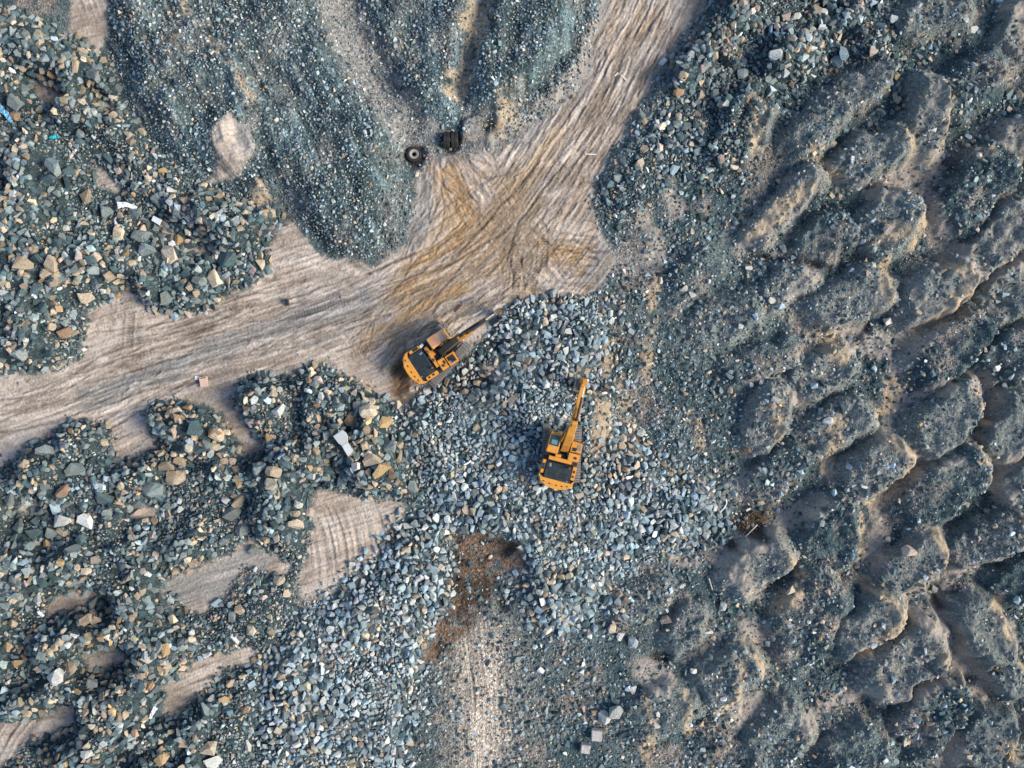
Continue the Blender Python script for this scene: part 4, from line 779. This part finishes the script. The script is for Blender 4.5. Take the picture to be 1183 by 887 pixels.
# ------------------------------------------------------------------ the two excavators
def excavator(px, py, track_hd, house_hd, label, dirty):
    z = hz(px, py); loc = at(px, py, z + 1.2); root = empty('excavator', (loc[0], loc[1], z))
    tag(root, label, 'excavator', 'excavators working in the quarry')
    U = Matrix.Rotation(R(-track_hd), 4, 'Z'); H = Matrix.Rotation(R(-house_hd), 4, 'Z')
    boom_m = M_DIRTY if dirty else M_YEL
    # undercarriage
    m = MB(); m.box((0, 0, .72), (1.9, 1.5, .42), .05).box((0, 1.0, .6), (1.8, .35, .3), .04).box((0, -1.0, .6), (1.8, .35, .3), .04); m.build('track_frame', M_BLK, root, U)
    m = MB().tube((0, 0, .9), (0, 0, 1.16), .62, None, 28); m.build('slew_ring', M_STEEL, root, U)
    hl, rr = 1.83, .43; per = 4 * hl + 2 * math.pi * rr; nsh = 48
    for sx in (-1, 1):
        x = sx * 1.25; m = MB()
        for k in range(nsh):
            d = per * k / nsh
            if d < 2 * hl: y, zz, a = -hl + d, 2 * rr, 0
            elif d < 2 * hl + math.pi * rr: t = (d - 2 * hl) / rr; y, zz, a = hl + rr * math.sin(t), rr + rr * math.cos(t), -t
            elif d < 4 * hl + math.pi * rr: y, zz, a = hl - (d - 2 * hl - math.pi * rr), 0, math.pi
            else: t = (d - 4 * hl - math.pi * rr) / rr; y, zz, a = -hl - rr * math.sin(t), rr - rr * math.cos(t), math.pi - t
            rot = Euler((a, 0, 0)); m.box((x, y, zz + .06), (.64, per / nsh * .84, .045), 0, rot)
            g = rot.to_matrix() @ Vector((0, per / nsh * .25, .045)); m.box((x, y + g.y, zz + .06 + g.z), (.62, .035, .05), 0, rot)
        for k in range(nsh):                                     # the link chain under the shoes
            d = per * k / nsh
        tr = m.build('track', M_STEEL, root, U)
        m = MB().side([(-hl, .30), (hl, .30), (hl + .1, .50), (hl, .72), (-hl, .72), (-hl - .1, .5)], x - .14, x + .14, .02); m.build('roller_frame', M_BLK, tr)
        tr.children[-1].data.transform(U)
        for nm, yy in (('sprocket', -hl), ('idler', hl)):
            m = MB().tube((x - .13, yy, rr + .06), (x + .13, yy, rr + .06), .35, None, 20); m.build(nm, M_BLK, tr, U)
    # house
    m = MB().prism([(-1.38, -1.9), (1.38, -1.9), (1.38, 1.28), (.42, 1.28), (.42, .75), (-.38, .75), (-.38, 1.72), (-1.38, 1.72)], 1.18, 1.42); m.build('platform', M_BLK, root, H)
    arc = [(1.40 * math.sin(t) if abs(t) < 1.5 else 1.40 * math.copysign(1, t), -1.95 - .82 * math.cos(t) ** .7) for t in np.linspace(-1.45, 1.45, 13)]
    poly = [(-1.41, -1.80)] + [(a, b) for a, b in arc] + [(1.41, -1.80), (1.12, -2.16), (-1.12, -2.16)]
    m = MB().prism(poly, 1.12, 2.30, .09); cw = m.build('counterweight', M_YEL, root, H)
    for xx in (-.95, -.45, .1, .55, .95): MB().box((xx, -2.46 + .12 * xx * xx, 2.305), (.16, .09, .02), .005).build('lifting_eye', M_BLK, cw, H)
    m = MB().box((-.02, -1.45, 1.84), (2.1, 1.36, .82), .06); hd = m.build('engine_hood', M_HOOD, root, H)
    m = MB()
    for k in range(7): m.box((-.02, -1.98 + k * .18, 2.255), (1.9, .035, .03), .008)
    m.build('hood_rib', M_BLK, hd, H)
    MB().box((-.72, -1.0, 2.27), (.16, .26, .012), .003, Euler((0, 0, .2))).build('hood_plate', M_CHROME, hd, H); MB().box((.86, -1.98, 2.27), (.1, .1, .03), .01).build('hood_latch', M_CHROME, hd, H)
    sp = [MB().box((-1.245, -1.25, 1.78), (.30, 1.08, .76), .04).build('side_panel', M_YEL, root, H), MB().box((1.225, -1.25, 1.78), (.33, 1.08, .76), .04).build('side_panel', M_YEL, root, H)]
    for q, c_, d_ in ((0, (-1.25, -1.22, 2.165), (.2, .5, .02)), (1, (1.23, -1.5, 2.165), (.16, .16, .02)), (1, (1.23, -1.1, 2.165), (.16, .2, .02))): MB().box(c_, d_).build('vent', M_BLK, sp[q], H)
    m = MB().box((-.05, -.47, 1.72), (1.9, .30, .60), .04).box((-.28, -.2, 1.62), (.5, .3, .4), .04); m.build('valve_cover', M_YEL, root, H)
    m = MB().tube((.74, -.85, 2.25), (.74, -.85, 2.62), .07, .07, 14).tube((.74, -.85, 2.60), (.74, -.95, 2.74), .065, .065, 14); m.build('exhaust_pipe', M_RUST, root, H)
    if dirty:
        m = MB().pipe([(-.85, -.62, 2.06), (-.3, -.55, 2.12), (.1, -.6, 2.10), (.4, -.5, 2.1)], .05).box((-.1, -.62, 2.06), (.24, .2, .14), .03).box((.25, -.42, 2.05), (.2, .16, .12), .03).tube((-.55, -.5, 2.02), (-.55, -.5, 2.16), .11); m.build('engine_fitting', M_DIRTY, root, H)
        m = MB().box((-1.22, -.62, 2.2), (.22, .34, .05), .01, Euler((.05, .1, .3))); m.build('loose_cover', M_SHEET, root, H)
    m = MB().box((0, -.95, 2.262), (1.5, .10, .02), .004); m.build('grille', M_BLK, hd, H)
    for xx in (-.45, .42): MB().box((xx, -1.62, 2.262), (.5, .42, .016), .004).build('hood_panel', M_BLK, hd, H)
    # right hand boxes: tank and tool locker
    m = MB().box((.92, -.02, 1.74), (.92, .62, .68), .05).box((.94, .80, 1.66), (.88, .86, .50), .05); tk = m.build('fuel_tank', M_YEL, root, H)
    MB().tube((1.08, -.03, 2.06), (1.08, -.03, 2.16), .10, None, 16).build('filler_cap', M_BLK, tk, H); MB().box((.82, .62, 1.915), (.34, .28, .02), .005).build('hatch', M_BLK, tk, H)
    m = MB().box((1.16, .82, 1.925), (.3, .5, .02), .004); m.build('step_plate', M_STEEL, tk, H)
    m = MB().pipe([(1.34, .42, 1.9), (1.34, .42, 2.35), (1.34, 1.15, 2.35), (1.34, 1.2, 1.9)], .022).pipe([(.52, 1.2, 1.9), (.52, 1.2, 2.3), (1.34, 1.15, 2.35)], .02); m.build('handrail', M_YEL, root, H)
    if dirty: m = MB().box((.95, .88, 1.93), (.55, .42, .04), .01).box((.86, .15, 2.08), (.3, .2, .05), .02); m.build('open_locker', M_BLK, tk, H)
    # cab
    cx0, cx1, cy0, cy1, cz0, cz1 = -1.38, -.44, -.02, 1.74, 1.42, 2.98
    prof = [(cy0, cz0), (cy1, cz0), (cy1 + .02, 1.9), (cy1 - .22, cz1 - .05), (cy1 - .34, cz1), (cy0 + .05, cz1), (cy0, cz1 - .12)]
    cab = MB().side(prof, cx0, cx1, .05).build('cab', M_YEL2 if dirty else M_YEL, root, H)
    m = MB().side([(cy1 + .012, 1.55), (cy1 + .028, 1.9), (cy1 - .20, cz1 - .16), (cy1 - .23, cz1 - .16), (cy1 - .01, 1.9), (cy1 - .02, 1.55)], cx0 + .09, cx1 - .09); m.build('windscreen', M_GLASS, cab, H)
    for xx in (cx0 - .008, cx1 + .008):
        MB().box((xx, 1.22, 2.36), (.012, .62, .80), .003).build('side_window', M_GLASS, cab, H); MB().box((xx, .5, 2.4), (.012, .66, .72), .003).build('side_window', M_GLASS, cab, H)
    m = MB().box((cx0 - .012, .5, 1.75), (.02, .7, .5), .005); dr = m.build('door', M_YEL, cab, H)
    m = MB().box((cx0 - .03, .78, 1.95), (.025, .14, .03)); m.build('handle', M_BLK, dr, H)
    if dirty:
        m = MB().box((-.91, 1.02, cz1 + .012), (.66, .46, .02), .004); m.build('roof_hatch', M_PINKB, cab, H)
        m = MB().box((-.91, .42, cz1 + .012), (.70, .50, .02), .004); m.build('roof_panel', worn('rusty_roof_panel', (.50, .24, .13), .6, (.42, .36, .34), .7, 3), cab, H)
        m = MB().pipe([(-1.30, 1.66, cz1 - .05), (-1.36, 1.98, cz1 - .02), (-.46, 2.02, cz1 - .02), (-.5, 1.62, cz1 - .05)], .022); m.build('roof_guard', M_YEL, cab, H)
    else:
        m = MB().box((-.91, .98, cz1 + .010), (.76, .82, .02), .004); fr = m.build('roof_hatch', M_GLASS, cab, H)
        m = MB().box((-.91, .86, cz1 + .026), (.46, .36, .012), .003); m.build('skylight', M_GLASS_REFL, fr, H)
    for xx in (-1.25, -.58): MB().box((xx, 1.56, cz1 + .03), (.14, .08, .1), .02).build('work_lamp', M_LAMP, cab, H)
    m = MB().box((-1.62, 1.74, 2.4), (.18, .05, .28), .02).pipe([(-1.36, 1.7, 2.5), (-1.62, 1.74, 2.5)], .016); m.build('mirror', M_BLK, cab, H)
    # boom foot and boom
    bx = .06
    m = MB().side([(-.25, 1.42), (.75, 1.42), (.62, 2.1), (.3, 2.2), (-.05, 1.95)], bx - .37, bx - .29).side([(-.25, 1.42), (.75, 1.42), (.62, 2.1), (.3, 2.2), (-.05, 1.95)], bx + .29, bx + .37).box((bx, -.12, 1.55), (.6, .36, .3), .03)
    m.build('boom_bracket', M_BLK, root, H)
    S = [(.34, 1.85, .30, .30), (1.0, 2.75, .60, .29), (1.9, 3.75, .78, .28), (2.75, 4.35, .80, .26), (3.8, 4.55, .62, .23), (4.9, 4.42, .46, .21), (5.95, 4.18, .30, .19)]
    def secs(S, x0, wk=1.0):
        out = []
        for k, (y, zz, t, hw) in enumerate(S):
            a = S[max(k - 1, 0)]; b = S[min(k + 1, len(S) - 1)]; d = Vector((0, b[0] - a[0], b[1] - a[1])).normalized(); nn = Vector((0, -d.z, d.y))
            c = Vector((x0, y, zz)); out.append([tuple(c + nn * t / 2 + Vector((-hw * wk, 0, 0))), tuple(c + nn * t / 2 + Vector((hw * wk, 0, 0))), tuple(c - nn * t / 2 + Vector((hw * wk, 0, 0))), tuple(c - nn * t / 2 + Vector((-hw * wk, 0, 0)))])
        return out
    m = MB().loft(secs(S, bx, .84 if dirty else 1.0)); es = m.bm.edges[:]; bmesh.ops.bevel(m.bm, geom=es, offset=.02, segments=1, affect='EDGES', clamp_overlap=True); boom = m.build('boom', boom_m, root, H)
    m = MB()
    hs = [(bx - .08, .7, 2.75), (bx - .08, 1.5, 3.72), (bx - .08, 2.5, 4.72), (bx - .08, 3.6, 4.93), (bx - .08, 4.8, 4.70)]
    m.bm.free()
    if dirty:
        for o_ in (0, .07, .14): MB().pipe([(p[0] + o_, p[1], p[2]) for p in hs], .028).build('hydraulic_hose', M_BLK, boom, H)
    else: MB().pipe([(bx - .16, .8, 2.85), (bx - .15, 1.6, 3.8), (bx - .14, 2.6, 4.78), (bx - .12, 3.4, 4.95)], .022).build('hydraulic_hose', M_BLK, boom, H)
    if dirty:
        m = MB().loft(secs([(2.3, 4.12, .80, .20), (2.9, 4.42, .80, .20), (3.4, 4.54, .72, .19)], bx + .10)).build('worn_plate', M_YEL, boom, H)
    for sx in (-1, 1):
        m = MB().tube((bx + sx * .40, .98, 1.55), (bx + sx * .37, 1.75, 2.75), .085, None, 14); cy = m.build('boom_cylinder', M_YEL if not dirty else M_BLK, root, H)
        m = MB().tube((bx + sx * .37, 1.75, 2.75), (bx + sx * .35, 2.45, 3.95), .05, None, 12); m.build('piston_rod', M_CHROME, cy, H)
    m = MB().tube((bx + .10, 3.1, 5.02), (bx + .06, 4.75, 5.12), .10, None, 14).box((bx + .10, 3.0, 4.9), (.2, .25, .25), .03); cy = m.build('stick_cylinder', M_BLK, root, H)
    m = MB().tube((bx + .06, 4.75, 5.12), (bx + .02, 5.72, 4.98), .055, None, 12); m.build('piston_rod', M_CHROME, cy, H)
    # stick hanging from the boom point, bucket curled under it
    ST = [(5.62, 5.05, .26, .15), (5.9, 4.45, .52, .17), (6.05, 3.6, .46, .16), (6.05, 2.4, .36, .15), (5.98, 1.05, .24, .14)]
    m = MB().loft(secs(ST, bx)); st = m.build('stick', M_YEL if not dirty else M_DIRTY, root, H)
    MB().tube((bx - .24, 5.95, 4.18), (bx + .24, 5.95, 4.18), .13, None, 16).build('pivot_pin', M_STEEL if dirty else M_YEL, st, H); MB().tube((bx - .2, 5.64, 5.02), (bx + .2, 5.64, 5.02), .09, None, 14).build('pivot_pin', M_STEEL if dirty else M_YEL, st, H)
    m = MB().tube((bx, 6.32, 4.1), (bx, 6.42, 2.8), .08, None, 12).tube((bx, 6.42, 2.8), (bx, 6.35, 1.9), .045, None, 12); m.build('bucket_cylinder', M_BLK, root, H)
    for xx in (bx - .2, bx + .14): MB().side([(6.3, 1.95), (6.42, 1.85), (6.12, .85), (5.98, .92)], xx, xx + .06).build('bucket_link', M_STEEL, root, H)
    m = MB(); sh = [(6.1, 1.15), (6.2, .7), (6.1, .25), (5.8, .0), (5.4, -.04), (5.1, .16)]; W = .40
    inn = [(y - (.05 if y > 5.7 else 0), zz + .05) for y, zz in sh]
    m.side(sh + inn[::-1], bx - W, bx + W)
    for sx in (-1, 1): m.side([(6.08, 1.1), (6.19, .7), (6.09, .27), (5.8, .02), (5.41, -.02), (5.14, .16), (5.65, .95)], bx + sx * W - .02, bx + sx * W + .02)
    bk = m.build('bucket', M_STEEL, root, H)
    for k in range(5): MB().box((bx - W + .06 + k * .17, 5.04, .2), (.09, .26, .06), .01, Euler((-.6, 0, 0)), (.7, 1)).build('tooth', M_BLK, bk, H)
    return root
excavator(505.5, 409.5, 41, 56.5, 'excavator on the sand edge with dark greasy boom and rusty cab roof panels', True)
excavator(649, 524, 2, 14.5, 'clean orange yellow excavator standing on crushed stone with bright boom raised forward', False)

# ------------------------------------------------------------------ tyres
def tyre_prof(ro, ri, wd):
    return [(ri, -wd * .32), (ri + .05, -wd * .42), (ro * .8, -wd * .5), (ro * .94, -wd * .47), (ro, -wd * .34), (ro, wd * .34), (ro * .94, wd * .47), (ro * .8, wd * .5), (ri + .05, wd * .42), (ri, wd * .32), (ri + .04, 0), (ri, -wd * .32)]
def tyre(px, py, flat, ro, ri, wd, label, rz=0., tilt=0.):
    z = hz(px, py); zc = wd / 2 if flat else ro; p = at(px, py, z + zc); root = empty('tyre', (p[0], p[1], z - .04), rz); tag(root, label, 'tyre', 'old tyres dumped at the road fork')
    ax = 'Z' if flat else 'X'; m = MB().lathe(tyre_prof(ro, ri, wd), 40, ax, (0, 0, zc))
    for k in range(26):
        t = 2 * math.pi * k / 26
        for sd_ in (-1, 1):
            c = (ro * math.cos(t + sd_ * .06), ro * math.sin(t + sd_ * .06), sd_ * wd * .24)
            if flat: m.box((c[0], c[1], zc + c[2]), (.08, .11, wd * .4), .01, Euler((0, 0, t)))
            else: m.box((c[2], c[0], zc + c[1]), (wd * .4, .08, .11), .01, Euler((t, 0, 0)))
    m.build('tread', M_RUBBER, root)
    if flat:
        m = MB().lathe([(ri + .0, wd * .34), (ri + .05, wd * .44), (ro * .60, wd * .53), (ro * .66, wd * .50), (ri + .03, wd * .3), (ri, wd * .34)], 40, 'Z', (0, 0, zc)); m.build('sidewall', M_DUSTRUB, root)
    else:
        for sd_ in (-1, 1):
            m = MB().lathe([(ri, sd_ * wd * .33), (ri + .06, sd_ * wd * .45), (ro * .78, sd_ * wd * .51), (ro * .8, sd_ * wd * .49), (ri, sd_ * wd * .33)], 40, 'X', (0, 0, zc)); m.build('sidewall', M_RUBBER, root)
tyre(478.5, 178.5, True, .60, .17, .5, 'black tyre lying flat with a pale dusty sidewall ring')
tyre(516.5, 161.5, False, .60, .24, .56, 'left one of two black tyres standing upright side by side', R(-4))
tyre(525.3, 161.5, False, .60, .24, .56, 'right one of two black tyres standing upright side by side', R(3))

# ------------------------------------------------------------------ slabs, blocks, sheets and scraps
def slab(name, poly_px, th, mat, label, cat, lift=.35, tilt=(0, 0), bev=.02, group=None):
    cx = sum(p[0] for p in poly_px) / len(poly_px); cy = sum(p[1] for p in poly_px) / len(poly_px); z = hz(cx, cy) + lift; p = at(cx, cy, z + th)
    poly = [((x - cx) * MPP, -(y - cy) * MPP) for x, y in poly_px][::-1]
    sh = sum(a[0] * b[1] - b[0] * a[1] for a, b in zip(poly, poly[1:] + poly[:1]))
    if sh < 0: poly = poly[::-1]
    o = MB().prism(poly, -th / 2, th / 2, bev).build(name, mat); o.location = (p[0], p[1], z + th / 2); o.rotation_euler = (tilt[0], tilt[1], 0); return tag(o, label, cat, group)
sl = empty('concrete_slab', (at(399, 513, 2)[0], at(399, 513, 2)[1], max(hz(394, 504), hz(405, 519)) + .62)); tag(sl, 'broken pale concrete slab lying bent across the dark rubble heap', 'slab')
def sub_slab(poly_px, rot):
    poly = [((x - 399) * MPP, -(y - 513) * MPP) for x, y in poly_px]
    if sum(a[0] * b[1] - b[0] * a[1] for a, b in zip(poly, poly[1:] + poly[:1])) < 0: poly = poly[::-1]
    o = MB().prism(poly, -.07, .07, .02).build('broken_piece', M_CONC, sl); o.rotation_euler = rot
sub_slab([(388.2, 503.2), (398.2, 496.2), (402.5, 499), (404.6, 503.5), (404.4, 509.5), (397.6, 513.6), (394, 511)], (R(4), R(-5), 0))
sub_slab([(404.5, 509.8), (407.5, 514.5), (410.2, 519.4), (407, 523.5), (404.7, 525.8), (401, 519.6), (397.7, 513.9)], (R(-5), R(6), 0))
for px, py, sx, sy, rz, lb in ((690, 850.5, .86, .88, -4, 'square pale concrete block below the two boulders, right one of a pair'), (677, 866.2, .76, .68, -5, 'smaller square pale concrete block nearest the bottom edge, left one of a pair')):
    m = MB().box((0, 0, .36), (sx, sy, .72), .035)
    bmesh.ops.triangulate(m.bm, faces=m.bm.faces[:]); bmesh.ops.subdivide_edges(m.bm, edges=m.bm.edges[:], cuts=2)
    for v in m.bm.verts: v.co += Vector((random.gauss(0, .014), random.gauss(0, .014), random.gauss(0, .012)))
    z = hz(px, py); p = at(px, py, z + .7); o = m.build('concrete_block', worn('block_concrete', (.40, .40, .39), .85, (.28, .29, .30), .7, 3)); o.location = (p[0], p[1], z - .08); o.rotation_euler = (R(2), R(-2), R(rz)); tag(o, lb, 'concrete block', 'square concrete blocks')
def sheet(name, pts, wid, mat, label, cat, lift=.3, crumple=.05):
    """a crumpled strip of sheeting with thickness along a pixel path"""
    bm = bmesh.new(); cx = sum(p[0] for p in pts) / len(pts); cy = sum(p[1] for p in pts) / len(pts); z = hz(cx, cy) + lift; o0 = at(cx, cy, z); rows = []
    P = [Vector(((x - cx) * MPP, -(y - cy) * MPP, 0)) for x, y in pts]; Q = []
    for a, b in zip(P[:-1], P[1:]): Q += [a.lerp(b, t / 4) for t in range(4)]
    Q.append(P[-1])
    for k, q in enumerate(Q):
        d = (Q[min(k + 1, len(Q) - 1)] - Q[max(k - 1, 0)]).normalized(); nn = Vector((-d.y, d.x, 0)); ww = (wid[0] + (wid[1] - wid[0]) * k / (len(Q) - 1)) * MPP * random.uniform(.85, 1.1)
        rows.append([bm.verts.new(q + nn * ww * (j / 4 - .5) + Vector((0, 0, random.uniform(-crumple, crumple)))) for j in range(5)])
    fs = [bm.faces.new((A[j], A[j + 1], B_[j + 1], B_[j])) for A, B_ in zip(rows[:-1], rows[1:]) for j in range(4)]
    bmesh.ops.recalc_face_normals(bm, faces=fs); bmesh.ops.solidify(bm, geom=fs, thickness=.02)
    me = bpy.data.meshes.new(name); bm.to_mesh(me); bm.free(); me.materials.append(mat); o = bpy.data.objects.new(name, me); C.objects.link(o); o.location = o0; return tag(o, label, cat)
sheet('plastic_sheet', [(136, 237), (145, 236), (151, 238), (158, 240)], (7, 3.5), M_SHEET, 'pale blue plastic sheet with a pointed tail, left one of two in the rubble', 'plastic sheet', .65)
slab('corrugated_sheet', [(177, 249), (187.5, 254), (184, 260), (174.5, 254.5)], .05, M_SHEET, 'small white corrugated sheet tilted on the rubble beside a sand streak', 'sheet', .5, (R(8), R(-6)))
sheet('tarpaulin', [(-6, 118), (1, 126), (7, 131), (11, 138), (15.5, 142)], (9, 2.2), M_TARP, 'blue and white tarpaulin scrap curling in from the left edge', 'tarpaulin', .5, .1)
sheet('plastic_scrap', [(57, 158), (62, 158.5), (67, 157)], (3, 4.5), M_CYAN, 'bright cyan plastic scrap between dark rubble stones', 'scrap', .45)
sheet('plastic_scrap', [(173, 830), (176, 824), (180, 817)], (3, 4.5), M_SHEET, 'pale folded plastic scrap at the foot of the curved sand scrape', 'scrap', .45)
sheet('plastic_scrap', [(44, 706), (47, 709), (50, 712)], (3, 4), M_SHEET, 'tiny white plastic scrap in the lower left rubble', 'scrap', .5)
sheet('plastic_scrap', [(931, 760), (934, 764), (937, 768)], (4, 4), M_SHEET, 'white plastic scrap among the gravel tips at lower right', 'scrap', .25)
sheet('plastic_scrap', [(727, 690), (730, 693), (732, 695)], (4.5, 3), worn('pale_cyan_plastic', (.45, .68, .70), .5, (.3, .45, .48), .5, 4), 'pale cyan plastic scrap beside the crushed stone', 'scrap', .2)
sheet('plastic_scrap', [(55, 505), (60, 501), (65, 503)], (2.5, 3), worn('faded_red_plastic', (.50, .26, .28), .6, (.5, .42, .40), .6, 5), 'faded pink plastic scrap on the sand above the left spur', 'scrap', .12)
sheet('plastic_scrap', [(37, 340), (40, 342), (42, 344)], (2.5, 2.5), M_SHEET, 'small pale scrap in the rubble at the left edge', 'scrap', .5)
# boxes on the left road
z = hz(235, 441); p = at(235, 441, z + .3); cr = empty('crate', (p[0], p[1], z), R(6)); tag(cr, 'pale pink open crate lying on the left road', 'crate')
m = MB().box((0, 0, .05), (.56, .80, .06), .01).box((-.27, 0, .2), (.05, .8, .30), .01).box((.27, 0, .2), (.05, .8, .30), .01).box((0, .39, .2), (.50, .05, .30), .01).box((0, -.39, .2), (.50, .05, .30), .01); m.build('body', M_PINKB, cr)
m = MB().box((.02, -.05, .36), (.60, .66, .03), .008, Euler((R(4), 0, R(5)))); m.build('lid', M_PINKB, cr)
slab('board', [(225, 434), (230, 435), (229, 439), (224.5, 438)], .12, M_SHEET, 'small white board beside the pink crate on the left road', 'board', .02)
def plank(a, b, wd, mat, label, name='plank', cat='plank', th=.06, lift=.02, group=None):
    L = math.hypot(b[0] - a[0], b[1] - a[1]) * MPP; c = ((a[0] + b[0]) / 2, (a[1] + b[1]) / 2); z = hz(*c) + lift; p = at(c[0], c[1], z)
    m = MB().box((0, 0, th / 2), (L, wd, th), .008); o = m.build(name, mat); o.location = (p[0], p[1], z); o.rotation_euler = (0, 0, math.atan2(-(b[1] - a[1]), b[0] - a[0])); return tag(o, label, cat, group)
plank((710, 88), (714, 84), .13, M_PALEWOOD, 'short pale stick on the upper road, left one of two', lift=.04); plank((717, 87), (724, 93), .13, M_PALEWOOD, 'short pale stick on the upper road, right one of two', lift=.04)
plank((676, 178), (689, 178.5), .11, M_PALEWOOD, 'thin pale stick at the right edge of the road beside the rock bank', lift=.04)
plank((394, 343.5), (404, 343), .22, M_WOOD, 'grey timber plank on the left road near the fork')
plank((180, 436), (189, 429), .10, M_WOOD, 'thin grey stick lying across the left road')
plank((534, 350), (549, 344.5), .12, M_CHROME, 'pale steel pole lying on the sand above the dark boom', 'steel_pole', 'pole', .1)
plank((546, 365), (557, 358.8), .16, M_PALEWOOD, 'pale timber lying beside the dark boom of the left excavator', lift=.03)
plank((526, 360), (533, 352), .14, M_RUST, 'rusty iron bar on the sand above the dark boom', 'iron_bar', 'iron bar', .1)
plank((595, 205), (606, 200), .09, M_WOOD, 'thin grey stick on the sand below the road fork')
plank((861, 620), (875, 606), .09, M_PALEWOOD, 'pale stick leaning over the burnt dark hollow', lift=.25)
plank((332.5, 346), (333, 353), .22, M_BLK, 'short dark post on the left road', 'post', 'post', .5)
plank((819, 668), (823, 681), .08, M_PALEWOOD, 'thin pale lath on the gravel right of the crushed stone', 'lath', 'lath', lift=.1)
plank((1100, 581), (1108, 582), .1, M_PALEWOOD, 'short pale lath on the dark tip at lower right', 'lath', 'lath', lift=.1)
plank((862, 590), (867, 587), .16, M_PALEWOOD, 'small pale lath above the burnt dark hollow', 'lath', 'lath', lift=.25)
# a white bent pipe beside the hollow
pp = [(831, 592), (836, 587), (839, 581), (838, 576)]; z = hz(836, 585) + .15; o0 = at(836, 585, z)
o = MB().pipe([((x - 836) * MPP, -(y - 585) * MPP, .05 + .05 * k) for k, (x, y) in enumerate(pp)], .055, 10).build('pipe', M_SHEET); o.location = o0; tag(o, 'bent white pipe at the right end of the crushed stone', 'pipe')
# dry scrub round the burnt hollow: stems and leaves nobody could count
bm = bmesh.new(); z0 = hz(868, 602)
for k in range(420):
    x = random.gauss(872, 10); y = random.gauss(603 - (x - 872) * .5, 6); zz = hz(x, y); b = Vector(((x - 868) * MPP, -(y - 602) * MPP, zz - z0)); L = random.uniform(.15, .55); a = random.uniform(0, 6.28); e = random.uniform(.2, 1.2)
    d = Vector((math.cos(a) * math.cos(e), math.sin(a) * math.cos(e), math.sin(e))) * L; n_ = Vector((-math.sin(a), math.cos(a), 0)) * random.uniform(.012, .03)
    bm.faces.new([bm.verts.new(b - n_), bm.verts.new(b + n_), bm.verts.new(b + d * .6 + n_ * .8), bm.verts.new(b + d)])
me = bpy.data.meshes.new('dry_scrub'); bm.to_mesh(me); bm.free(); me.materials.append(M_BRUSH); o = bpy.data.objects.new('dry_scrub', me); C.objects.link(o); o.location = ((868 - CX) * MPP, (CY - 602) * MPP, z0)
tag(o, 'brown dry scrub round the burnt dark hollow', 'scrub', kind='stuff')
